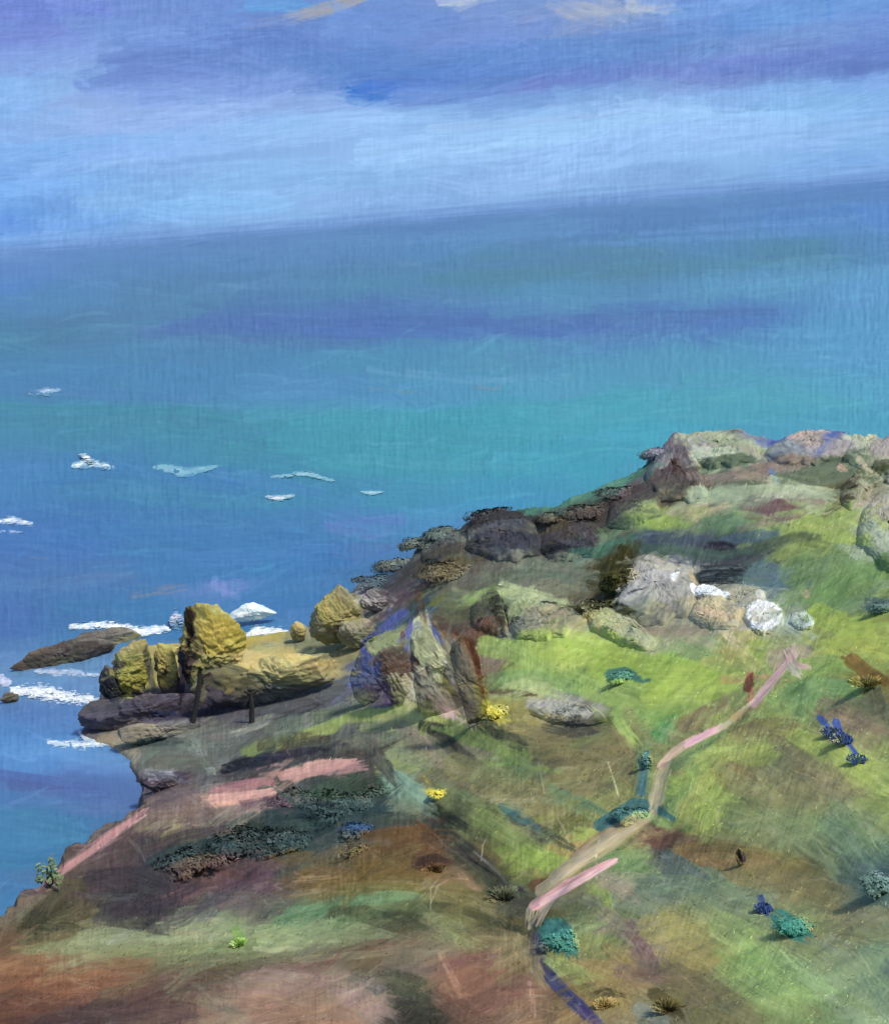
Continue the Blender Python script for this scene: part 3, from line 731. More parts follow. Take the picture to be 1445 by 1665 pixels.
BUSH_STROKES = '''
26 403e46 .3 .8 770,850 830,842 880,850
28 46444c .3 .75 880,880 940,862 1000,838 1060,806
24 4c424a .35 .75 940,850 1010,812 1090,775
26 4a4642 .35 .7 650,940 710,905 780,885
30 3c4056 .3 .7 780,885 850,888 900,880
34 3e3a48 .3 .7 150,1430 210,1420 270,1440
34 40384a .3 .7 190,1480 250,1470 320,1440
30 2c4450 .3 .7 250,1400 330,1375 420,1385 500,1360
34 304650 .3 .7 440,1330 530,1320 620,1320
24 4c3c4c .35 .65 240,1380 300,1360 360,1350
20 b88488 .2 .85 460,1262 520,1248 575,1240
18 c49090 .2 .9 345,1300 400,1294 440,1288
12 a8747e .25 .85 70,1438 150,1382 234,1318

14 dfe6f4 .3 .95 1218,992 1232,984 1252,984 1266,994
12 d8def0 .35 .9 1224,1018 1240,1024 1262,1014 1270,1002
10 e4eaf8 .3 .95 1215,1000 1218,1010
18 dce8fa .3 .95 1128,960 1150,960 1178,970
10 e4ecf8 .3 .9 1094,950 1100,938
10 bcd0d8 .4 .9 1308,998 1320,1012 1308,1020
8 3a4450 .3 .9 1140,922 1206,920
7 262c34 .3 .9 1140,930 1206,928
7 2c3440 .3 .9 1140,938 1206,936
12 30283c .2 .9 298,1100 294,1145

24 3c7870 .15 .95 992,1098 1015,1094 1035,1100
10 3c7870 .3 .9 1030,1104 1045,1108 1055,1106
60 2f7a78 .15 .95 900,1515 912,1530 922,1545
30 38868a .3 .8 895,1510 915,1512
26 386c78 .15 .95 975,1342 1005,1325 1030,1308 1065,1312 1092,1330
16 3c7080 .2 .9 1042,1290 1046,1255 1050,1225
40 2f8078 .15 .95 1268,1495 1290,1508 1310,1518
24 2f8078 .2 .9 1275,1510 1300,1525
14 3c5cc0 .05 .95 1332,1168 1345,1180
16 3c5cc0 .05 .95 1358,1175 1365,1195 1375,1205
9 3c5cc0 .1 .95 1375,1205 1390,1225 1402,1240
14 3c5498 .2 .9 1236,1460 1240,1475 1246,1488
10 34283c .1 .95 1200,1385 1204,1400
8 5c4858 .2 .9 1208,1388 1210,1402
20 46684f .4 .8 68,1385 72,1400 76,1412
10 4c6850 .5 .8 60,1420 80,1405 92,1410
24 4c342a .4 .9 685,1405 705,1398 725,1402
14 b4a82c .2 .95 700,1288 715,1292 722,1286
20 a8a434 .2 .9 790,1145 800,1160 815,1172
30 4a6a72 .2 .9 1415,982 1440,986
30 5a5430 .3 .85 1065,1618 1085,1632 1105,1650
20 6a2828 .4 .7 1216,1118 1220,1100
6 20222c .1 .95 880,984 905,990
7 2a2c1c .1 .95 960,990 990,985 1020,995
5 30324a .1 .9 1020,975 1050,965
4 3a3c4a .1 .9 1010,955 1050,938 1070,932
5 2c2a2a .2 .9 1380,800 1395,792
5 e8dcc0 .3 .8 968,1395 975,1360
4 c8c8a0 .2 .8 1005,1295 998,1270 988,1240
3 d0ccb0 .2 .8 782,1400 785,1375 792,1358
3 b8b898 .2 .8 885,1290 880,1265 875,1240
3 c0b898 .2 .8 925,1370 915,1345 905,1330
3 a8a890 .3 .8 700,1480 700,1445 715,1425
3 b0a898 .3 .7 700,1470 712,1440 735,1428 760,1430
5 28303c .3 .8 760,1395 800,1420 830,1450
4 70767c .4 .8 770,1385 810,1420 845,1460
4 7a8084 .4 .7 750,1370 790,1400 830,1430
4 2c3440 .4 .8 740,1370 770,1400 800,1425
'''
PATH_STROKES = '''
18 a29a80 .35 .9 860,1505 862,1480 880,1455
18 b0a08c .4 .9 872,1500 885,1475 900,1460
26 a89c7c .3 .9 880,1450 940,1405 1000,1365 1060,1325
16 b8a890 .35 .8 900,1432 960,1388 1030,1345
20 9c9080 .4 .7 900,1425 950,1385 1010,1340
22 de9caa .15 .95 868,1472 920,1442 1000,1398
12 ecb8c2 .2 .95 880,1468 940,1435 1000,1400
18 a49c80 .3 .9 1060,1320 1068,1290 1075,1255
30 a09a7c .3 .9 1066,1300 1074,1265 1085,1235
18 b89c90 .25 .9 1075,1245 1095,1222 1130,1200
16 d4a0b4 .15 .95 1120,1208 1150,1192 1175,1180
10 d8a0b8 .1 .95 1115,1212 1145,1195 1172,1178
12 a8a888 .3 .9 1170,1185 1195,1165 1225,1140
12 b09460 .3 .8 1190,1168 1215,1155 1240,1145
17 ccA4a8 .2 .95 1225,1145 1250,1115 1275,1080
16 c8a0a4 .2 .95 1235,1130 1260,1100 1285,1070
18 c4a2a4 .35 .85 1280,1060 1290,1080 1312,1085
20 b8b0a8 .3 .8 1285,1085 1298,1098
12 c0a8a0 .3 .8 1290,1050 1292,1065
'''
def make_sky():
    s = Canvas(SKY_PTS, .35, 1.0, 1.6, Y0, 520, ang=-.07)
    s.many(SKY_STROKES)
    s.auto(500, (X0, Y0, X0+CW, 440), (14, 40), (80, 240), jit=.008, dry=.5, ajit=.08, al=.45)
    s.auto(900, (X0, Y0, X0+CW, 440), (4, 12), (30, 130), jit=.008, dry=.6, ajit=.12, al=.4)
    s.auto(500, (X0, Y0, X0+CW, 170), (10, 30), (30, 90), jit=.012, dry=.5, ajit=.3, al=.4)
    s.stroke([(-260, 424), (1700, 259)], 44, hx('7aa6e0'), dry=0, al=.5, setang=False, taper=0)
    s.stroke([(-260, 430), (1700, 265)], 24, hx('6c94d2'), dry=0, al=.6, setang=False, taper=0)
    s.stroke([(-260, 434), (1700, 269)], 10, hx('648ccc'), dry=.1, al=.7, setang=False, taper=0)
    return s
def make_sea():
    s = Canvas(SEA_PTS, .3, 1.0, 1.7, 240, 1600, ang=-.03)
    s.many(SEA_STROKES)
    s.stroke([(-260, 452), (1700, 287)], 50, hx('5c84c2'), dry=0, al=.5, setang=False, taper=0)
    s.stroke([(-260, 436), (1700, 271)], 16, hx('648ccc'), dry=.1, al=.6, setang=False, taper=0)
    s.auto(700, (X0, 270, X0+CW, 1500), (12, 34), (80, 260), jit=.012, dry=.5, ajit=.08, al=.45)
    s.auto(2600, (X0, 270, X0+CW, 1500), (4, 11), (20, 110), jit=.028, dry=.6, ajit=.2, al=.5)
    return s
def copy_of(s):
    c = Canvas.__new__(Canvas); c.y0, c.y1 = s.y0, s.y1; c.c = s.c.copy(); c.h = s.h.copy(); c.a = s.a.copy(); return c
def make_land():
    s = Canvas(LAND_PTS, 1.0, 1.25, 2.0, 600, 1840, ang=-.1)
    gy, gx = np.mgrid[600:1840, X0:X0+CW].astype(np.float32)
    s.a[:] = np.where(gx > 1000, .5, -.25)*np.clip((gy-1000)/200, 0, 1)*1.0 - .1
    s.auto(900, (X0, 640, X0+CW, 1840), (22, 46), (50, 120), jit=.02, dry=.3, ajit=.35, al=.8)
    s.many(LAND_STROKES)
    cs = np.cumsum(np.cumsum(np.pad(s.c.astype(np.float64), ((33, 32), (33, 32), (0, 0)), mode='edge'), 0), 1)
    bl_ = ((cs[65:, 65:]-cs[:-65, 65:]-cs[65:, :-65]+cs[:-65, :-65])/65**2).astype(np.float32)[:s.c.shape[0], :s.c.shape[1]]
    mk = (np.clip((gx-1060)/120, 0, 1)*np.clip((gy-1130)/80, 0, 1)*.45+.42*np.clip((gy-1330)/80, 0, 1)*np.clip((900-gx)/120, 0, 1))[:bl_.shape[0], :bl_.shape[1], None].astype(np.float32)
    hb = bl_.shape; s.c[:hb[0], :hb[1]] = s.c[:hb[0], :hb[1]]*(1-mk)+bl_*mk
    ol = (np.clip((gx-1080)/140, 0, 1)*np.clip((gy-1180)/100, 0, 1)*.3)[..., None].astype(np.float32); s.c = s.c*(1-ol)+hx('869a5a')*ol
    s.many(ROCK_STROKES)
    for q in (s,):
        q.auto(2600, (X0, 680, X0+CW, 1840), (7, 20), (26, 80), jit=.03, dry=.5, ajit=.3, al=.55)
        q.auto(7000, (X0, 680, X0+CW, 1840), (3, 9), (14, 46), jit=.035, dry=.6, ajit=.3, al=.5)
        q.auto(2000, (X0, 680, X0+CW, 1840), (2, 4), (10, 34), jit=.06, dry=.6, ajit=.3, al=.4)
        q.many(BUSH_STROKES)
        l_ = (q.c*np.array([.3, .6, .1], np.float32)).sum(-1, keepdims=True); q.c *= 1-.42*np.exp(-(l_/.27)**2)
        # mottle of blades, stems and grit: fine upright grain
        sh = np.where(gx > 950, .35, .04)*(gy-1200); u = gx+sh
        gr = (vnoise(u/2.2, gy/13, 91)-.5)+.8*(vnoise(u/3.4, gy/26, 92)-.5)+.5*(vnoise(gx/2.1, gy/2.1, 93)-.5)
        bl = np.clip(fbm(gx/70, gy/70, 95)*2.2-.55, .15, 1)
        q.c += (gr*bl*.065)[..., None]*(.6+q.c); q.h += (gr*bl*.35).astype(np.float32)
        sp = vnoise(gx/2.6, gy/2.6, 97); q.c += (np.clip(sp-.93, 0, 1)*3.0)[..., None]*np.array([1, .95, .85], np.float32)*bl[..., None]
    p = copy_of(s); p.many(PATH_STROKES)
    p.m = np.abs(p.c-s.c).sum(-1) > .02
    return s, s, p
def weave(q, y0, y1, amp):
    gy, gx = np.mgrid[y0:y1, X0:X0+CW].astype(np.float32)
    g = (vnoise(gx/2.6, gy/40, 61)-.5)+.7*(vnoise(gx/4, gy/9, 62)-.5)+.6*(vnoise((gx+gy*.5)/3, (gy-gx*.5)/9, 63)-.5)
    g *= np.clip(fbm(gx/140, gy/90, 65)*2-.4, .3, 1.2); q.c += (g*amp)[..., None]; q.h += (g*.5).astype(np.float32)
SKY = make_sky(); SEA = make_sea(); SKY.c = SKY.c*np.array([1.01, 1.03, 1.03], np.float32)+.005; SEA.c = SEA.c*np.array([1.1, 1.03, 1.01], np.float32); weave(SKY, Y0, 520, .022); weave(SEA, 240, 1600, .03); LAND, ROCKC, PATHC = make_land()
# ---------------------------------------------------------------- projection helpers
def ray(px, py):
    v = FW*F + RT*(px-722.5) + UP*(832.5-py); return v/np.linalg.norm(v)
def on_z(px, py, z):
    d = ray(px, py); t = (z-CAM[2])/d[2]; return CAM+d*t
def proj(P):
    v = P-CAM; k = v@FW; k = np.where(k < 1, 1, k)
    return (v@RT)/k*F+722.5, 832.5-(v@UP)/k*F
E = np.array([1.0, 1.0, 1.0])       # daylight on a flat diffuse surface, measured: survey colour -> reflectance
ELAND = np.array([.87, .91, 1.12]); ESEA = np.array([2.03, 1.46, 1.56])
def lin(c): c = np.clip(c, 0, 1); return np.where(c <= .04045, c/12.92, ((c+.055)/1.055)**2.4)
def desat(c, k):
    l = (c*np.array([.3, .6, .1])).sum(-1, keepdims=True); return l+(c-l)*k
def albedo(c, e=None, k=.74): return np.clip(lin(desat(c, k))/(ELAND if e is None else e), 0, .9)
# ---------------------------------------------------------------- lie of the land (height field)
CTRL = [(1500,722,26),(1400,715,26),(1300,712,25),(1200,706,23.5),(1110,706,22),(1050,757,19.5),(980,792,17.5),(900,822,15.5),(800,832,13),(755,858,11),(700,872,9),(660,917,6.5),(600,955,3),
 (1400,800,25.5),(1250,820,24),(1120,840,21.5),(1000,880,18),(880,900,14),(780,920,11.5),(1380,900,26),(1200,900,23),(1060,930,19.5),(900,960,15),(800,1000,12.5),(1400,1020,28),(1240,1020,24),(1100,1040,20.5),(950,1060,16.5),(830,1090,14),
 (1440,1180,31),(1280,1160,26.5),(1120,1180,22),(980,1180,18.5),(850,1170,14.5),(730,1175,10),(640,1160,7),(560,1130,3),(480,1110,1.5),(400,1130,1.2),(300,1150,.8),(200,1160,.6),(140,1180,.3),(215,1225,.4),(235,1285,.8),(300,1210,1.6),(400,1190,2.5),(500,1190,4.5),(600,1200,7.5),
 (350,1265,5.5),(450,1255,7),(560,1240,9),(660,1240,11),(245,1312,7.5),(300,1330,8.5),(180,1348,11),(120,1392,14.2),(60,1442,17.3),(10,1482,19.6),(200,1410,12),(280,1400,10.5),(380,1370,10.5),(480,1340,11),(600,1320,12.5),(700,1320,15),(800,1290,17),(950,1290,21),
 (200,1480,15),(330,1470,14.5),(450,1450,16.5),(600,1420,18.5),(720,1400,20),(850,1420,22.5),(1000,1400,25.5),(1150,1350,27.5),(1300,1350,30.5),(1440,1380,34),
 (50,1550,22.5),(250,1545,21),(450,1550,23),(650,1530,24.5),(850,1530,27),(1050,1530,30),(1250,1530,34),(1440,1530,37.5),(0,1655,28),(250,1655,28),(500,1655,29),(750,1655,31),(1000,1655,34.5),(1250,1655,38),(1440,1655,40.5),(430,1050,1.2),(330,1060,.8),(250,1065,.5),(520,1060,1.5)]
CW_ = np.array([list(on_z(x, y, z)) for x, y, z in CTRL]+[[0, 0, 57.5], [0, -40, 62], [-40, 8, 50], [45, 0, 57], [90, 60, 42], [110, 150, 33], [-60, 20, 44], [150, 100, 38], [60, 215, 22], [150, 215, 28]])
def _U(r2): return np.where(r2 > 1e-9, r2*np.log(r2+1e-9)*.5, 0)
_X = CW_[:, :2]/100; _n = len(_X)
_K = _U(((_X[:, None]-_X[None])**2).sum(-1))+np.eye(_n)*4e-4
_P = np.hstack([np.ones((_n, 1)), _X]); _A = np.block([[_K, _P], [_P.T, np.zeros((3, 3))]])
_W = np.linalg.solve(_A, np.concatenate([CW_[:, 2], [0, 0, 0]]))
OUT = [(1560,722,26.5),(1500,716,26),(1400,712,26),(1330,703,25.5),(1260,712,24.7),(1200,704,23.5),(1105,702,22),(1050,755,19.5),(980,790,17.5),(900,820,15.5),(850,830,14.2),(800,830,13),(762,845,11.8),(745,862,10.5),(700,870,9),(660,915,6.5),(620,940,4),(585,958,1.5),(500,1030,.3),(400,1040,.3),(300,1045,.3),(190,1045,.3),(178,1090,.3),(168,1140,.3),(132,1172,.3),(142,1193,.3),(185,1212,.3),(214,1232,.3),(232,1285,.5),(243,1309,7.5),(180,1345,11),(120,1390,14.2),(60,1440,17.3),(10,1480,19.6),(-60,1520,22)]
OW = np.array([list(on_z(x, y, z)[:2]) for x, y, z in OUT]+[[-62, 38], [-75, 10], [-80, -60], [190, -60], [190, 190]])
def outline_dist(x, y):
    d2 = np.full(x.shape, 1e12); ins = np.zeros(x.shape, bool); n = len(OW)
    for i in range(n):
        x1, y1 = OW[i]; x2, y2 = OW[(i+1) % n]
        dx, dy = x2-x1, y2-y1; t = np.clip(((x-x1)*dx+(y-y1)*dy)/(dx*dx+dy*dy+1e-9), 0, 1)
        d2 = np.minimum(d2, (x-x1-t*dx)**2+(y-y1-t*dy)**2)
        c = ((y1 > y) != (y2 > y)) & (x < (x2-x1)*(y-y1)/(y2-y1+1e-12)+x1); ins ^= c
    return np.sqrt(d2)*np.where(ins, -1, 1)
GUL = [((690,1310),(760,1385),(820,1450),(865,1492),1.3,2.2),((365,1262),(450,1240),(520,1226),(590,1222),.9,1.6),((300,1440),(380,1395),(480,1365),(640,1345),1.4,3.5),((1040,885),(1110,885),(1190,892),(1260,885),1.8,4.5),
 ((420,1215),(520,1190),(620,1165),(700,1165),-1.3,2.2),((740,1180),(800,1205),(860,1238),(920,1262),-1.0,1.8),((150,1470),(220,1500),(300,1490),(400,1478),1.0,2.2),((120,1400),(200,1350),(260,1330),(340,1296),-.8,1.8),((620,1000),(680,960),(760,905),(860,870),-1.5,5),((900,860),(980,825),(1060,780),(1100,760),-1.4,4.5),
 ((600,1480),(680,1480),(770,1482),(860,1515),.5,.9),((1060,1365),(1160,1385),(1260,1400),(1380,1450),.7,2.0),((880,1455),(940,1412),(1000,1370),(1060,1328),.3,.8),((1065,1315),(1075,1240),(1150,1192),(1250,1110),.3,.9)]
def _tps(x, y):
    z = _W[-3]+_W[-2]*x/100+_W[-1]*y/100
    for k in range(_n): z = z+_W[k]*_U((x/100-_X[k, 0])**2+(y/100-_X[k, 1])**2)
    return z
def _march(px, py):
    d = ray(px, py); t = np.linspace(20, 320, 1500); P = CAM+d*t[:, None]; i = np.argmax(P[:, 2] < np.maximum(_tps(P[:, 0], P[:, 1]), 0)); return P[i, :2]
GW = [([_march(*q) for q in g_[:4]], g_[4], g_[5]) for g_ in GUL]
def height(x, y):
    x = np.asarray(x, float); y = np.asarray(y, float); z = _W[-3]+_W[-2]*x/100+_W[-1]*y/100
    for k in range(_n): z = z+_W[k]*_U((x/100-_X[k, 0])**2+(y/100-_X[k, 1])**2)
    z = z+(fbm(x/9, y/9, 31)-.5)*1.6*np.clip(z/8, .2, 1)+(fbm(x/2.6, y/2.6, 41, 3)-.5)*.7*np.clip(z/10, .25, 1)
    for pts, dp, wd in GW:
        d2 = np.full(x.shape, 1e9)
        for a, b in zip(pts[:-1], pts[1:]):
            dx, dy = b-a; t = np.clip(((x-a[0])*dx+(y-a[1])*dy)/(dx*dx+dy*dy+1e-9), 0, 1); d2 = np.minimum(d2, (x-a[0]-t*dx)**2+(y-a[1]-t*dy)**2)
        z = z-dp*np.exp(-d2/(wd*wd))
    s = outline_dist(x, y)+(fbm(x/3, y/3, 51)-.5)*1.6
    o = np.clip(s, 0, None)
    return np.maximum(z-o*(1.7+.8*fbm(x/5, y/5, 57)), -5)
DB = np.full((470, 460), 1e9)
def fill_depth(P, px, py):
    k = (P-CAM)@FW; ok = (k > 5) & (px > X0) & (px < X0+1830) & (py > 500) & (py < 1900) & (P[:, 2] > -1.5)
    np.minimum.at(DB, (((py[ok]-500)/3).astype(int), ((px[ok]-X0)/4).astype(int)), k[ok])
def depth_at(px, py):
    i = int((py-500)/3); j = int((px-X0)/4); i = min(max(i, 1), 468); j = min(max(j, 1), 458)
    q = DB[i-1:i+2, j-1:j+2]; q = q[q < 1e8]; s = on_z(px, py, 0); ks = (s-CAM)@FW
    return min(float(np.median(q)), ks) if len(q) >= 4 else ks
def stand(px, py):
    """the ground (or water) point seen at photo position px, py"""
    d = ray(px, py); P = CAM+d*(depth_at(px, py)/(d@FW)); z = float(height(P[None, 0], P[None, 1])[0]); P[2] = max(z, 0.0); return P
# ---------------------------------------------------------------- mesh + material helpers
def newmat(name, rough, spec, bump=0, scale=8, tone=.12, tint=None):
    m = bpy.data.materials.new(name); m.use_nodes = True; t = m.node_tree; b = t.nodes['Principled BSDF']
    a = t.nodes.new('ShaderNodeAttribute'); a.attribute_name = 'tone'
    n = t.nodes.new('ShaderNodeTexNoise'); n.inputs['Scale'].default_value = scale; n.inputs['Detail'].default_value = 5
    tc = t.nodes.new('ShaderNodeTexCoord'); t.links.new(tc.outputs['Object'], n.inputs['Vector'])
    mr = t.nodes.new('ShaderNodeMapRange'); mr.inputs[3].default_value = 1-tone; mr.inputs[4].default_value = 1+tone
    t.links.new(n.outputs[0], mr.inputs[0])
    mx = t.nodes.new('ShaderNodeVectorMath'); mx.operation = 'SCALE'
    t.links.new(a.outputs['Color'], mx.inputs[0]); t.links.new(mr.outputs[0], mx.inputs['Scale'])
    t.links.new(mx.outputs[0], b.inputs['Base Color'])
    b.inputs['Roughness'].default_value = rough; b.inputs['Specular IOR Level'].default_value = spec
    if bump:
        bp = t.nodes.new('ShaderNodeBump'); bp.inputs['Strength'].default_value = bump; bp.inputs['Distance'].default_value = .1
        t.links.new(n.outputs[0], bp.inputs['Height']); t.links.new(bp.outputs[0], b.inputs['Normal'])
    return m
M_LAND = newmat('turf and heath', .9, .05, .3, 3.0, .1)
M_PATH = newmat('trodden earth', .9, .05, .3, 3.0, .1)
M_ROCK = newmat('lichened rock', .85, .08, .4, 2.0, .14)
M_LEAF = newmat('foliage', .8, .08, 0, 3, .15)
M_FOAM = newmat('sea foam', .6, .3, .3, 3, .05)
M_SEA = newmat('sea water', .42, .35, .12, .35, .05)
def mesh_np(name, V, Fq, col, mat, smooth=True):
    me = bpy.data.meshes.new(name); V = np.asarray(V, np.float32); Fq = np.asarray(Fq, np.int32); k = Fq.shape[1]
    me.vertices.add(len(V)); me.vertices.foreach_set('co', V.ravel())
    me.loops.add(Fq.size); me.loops.foreach_set('vertex_index', Fq.ravel())
    me.polygons.add(len(Fq)); me.polygons.foreach_set('loop_start', np.arange(0, Fq.size, k, dtype=np.int32))
    me.update(calc_edges=True)
    if smooth: me.polygons.foreach_set('use_smooth', np.ones(len(Fq), bool))
    a = me.color_attributes.new('tone', 'FLOAT_COLOR', 'POINT')
    c = np.ones((len(V), 4), np.float32); c[:, :3] = col; a.data.foreach_set('color', c.ravel())
    me.materials.append(mat); me.validate(); return me
def link(name, me, parent=None, loc=None, **tags):
    o = bpy.data.objects.new(name, me); sc.collection.objects.link(o)
    if parent is not None: o.parent = parent
    if loc is not None: o.location = loc
    for k, v in tags.items(): o[k] = v
    return o
def grid_faces(nr, nc, keep=None):
    i = np.arange(nr*nc).reshape(nr, nc); f = np.stack([i[:-1, :-1], i[:-1, 1:], i[1:, 1:], i[1:, :-1]], -1).reshape(-1, 4)
    return f if keep is None else f[keep[f].any(1)]
def spread(dense0, dense1, step, lo, hi):
    a = np.arange(dense0, dense1, step); l = dense0-np.geomspace(step, dense0-lo, 40)[::-1] if lo < dense0 else []; h = dense1+np.geomspace(step, hi-dense1, 40) if hi > dense1 else []
    return np.concatenate([l, a, h])
QF = float(os.environ.get('QF', '1'))
# ---------------------------------------------------------------- land
def build_land():
    az = np.radians(spread(-27, 27, .042*QF, -75, 75)); dep = np.radians(np.concatenate([np.arange(66, 52, -.08*QF), np.arange(52, 9.2, -.042*QF)]))
    r = np.concatenate([np.geomspace(2.5, 17.5, 40), 40/np.tan(dep), np.geomspace(252, 300, 12)])
    A, Rr = np.meshgrid(az, r); x = np.sin(A)*Rr; y = np.cos(A)*Rr
    z = height(x, y); P = np.stack([x, y, z], -1).reshape(-1, 3)
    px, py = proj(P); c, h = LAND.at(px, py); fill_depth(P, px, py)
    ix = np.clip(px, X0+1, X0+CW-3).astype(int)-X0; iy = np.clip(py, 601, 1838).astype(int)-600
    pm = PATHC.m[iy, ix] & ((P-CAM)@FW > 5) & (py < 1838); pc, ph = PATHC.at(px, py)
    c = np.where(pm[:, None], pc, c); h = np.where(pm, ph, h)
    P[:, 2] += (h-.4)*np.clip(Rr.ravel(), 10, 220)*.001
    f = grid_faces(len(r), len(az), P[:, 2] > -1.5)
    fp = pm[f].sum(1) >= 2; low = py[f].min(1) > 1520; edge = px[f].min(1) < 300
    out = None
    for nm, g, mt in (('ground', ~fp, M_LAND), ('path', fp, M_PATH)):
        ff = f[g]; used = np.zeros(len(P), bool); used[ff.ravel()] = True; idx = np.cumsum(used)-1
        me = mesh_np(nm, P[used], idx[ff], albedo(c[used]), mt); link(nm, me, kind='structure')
    ok = (px > -150) & (px < 1600) & (py > 680) & (py < 1800) & (P[:, 2] > .4) & ~pm & (Rr.ravel() < 235)
    Z3 = P.reshape(len(r), len(az), 3); n = np.zeros_like(Z3); n[1:-1, 1:-1] = np.cross(Z3[1:-1, 2:]-Z3[1:-1, :-2], Z3[2:, 1:-1]-Z3[:-2, 1:-1]); n = n.reshape(-1, 3)
    n = n/(np.linalg.norm(n, axis=1, keepdims=True)+1e-9); n *= np.sign(n[:, 2:]+1e-9)
    return P[ok], n[ok]
def build_sea():
    az = np.radians(spread(-27, 27, .055*QF, -80, 80)); dep = np.radians(np.concatenate([np.linspace(80, 36, 30), np.arange(35, .3, -.05*QF), np.arange(.3, .07, -.02)]))
    r = 60/np.tan(dep); A, Rr = np.meshgrid(az, r); x = np.sin(A)*Rr; y = np.cos(A)*Rr
    P = np.stack([x, y, np.zeros_like(x)], -1).reshape(-1, 3); px, py = proj(P)
    c, h = SEA.at(px, py); fade = np.clip((Rr.ravel()-70)/60, 0, 1)
    dg = np.degrees(np.arctan2(60, Rr.ravel())); ag = np.degrees(A.ravel())
    h = h+.3*(vnoise(ag*9+.6*fbm(ag*2, dg*2, 9), dg*1.5, 71)-.5)+.4*(fbm(ag*4, dg*9, 73)-.5)
    P[:, 2] = (h-.45)*np.clip(Rr.ravel()*.0011, 0, 3)
    me = mesh_np('sea', P, grid_faces(len(r), len(az)), albedo(c, ESEA, .8), M_SEA)
    return link('sea', me, kind='structure')
SKYK = 2**-sc.view_settings.exposure
def build_sky():
    m = bpy.data.materials.new('clouded sky'); m.use_nodes = True; t = m.node_tree; t.nodes.clear()
    o = t.nodes.new('ShaderNodeOutputMaterial'); e = t.nodes.new('ShaderNodeEmission'); a = t.nodes.new('ShaderNodeAttribute'); a.attribute_name = 'tone'
    t.links.new(a.outputs['Color'], e.inputs[0]); t.links.new(e.outputs[0], o.inputs[0])
    az = np.radians(spread(-25, 25, .06*QF, -70, 70)); el = np.radians(np.concatenate([[-1.2, -.5], np.arange(-.2, 14, .06*QF), np.linspace(14.5, 32, 25)]))
    A, El = np.meshgrid(az, el); D = 52000.0
    P = np.stack([np.sin(A)*np.cos(El)*D, np.cos(A)*np.cos(El)*D, 60+np.sin(El)*D], -1).reshape(-1, 3)
    px, py = proj(P); c, h = SKY.at(px, py)
    weave = (vnoise(np.degrees(A.ravel())*9, np.degrees(El.ravel())*1.2, 5)-.5)*.012
    c = c*(1+(h[:, None]-.4)*.05)+weave[:, None]
    me = mesh_np('sky', P, grid_faces(len(el), len(az)), lin(desat(c, .88))*SKYK, m)
    return link('sky', me, kind='structure')
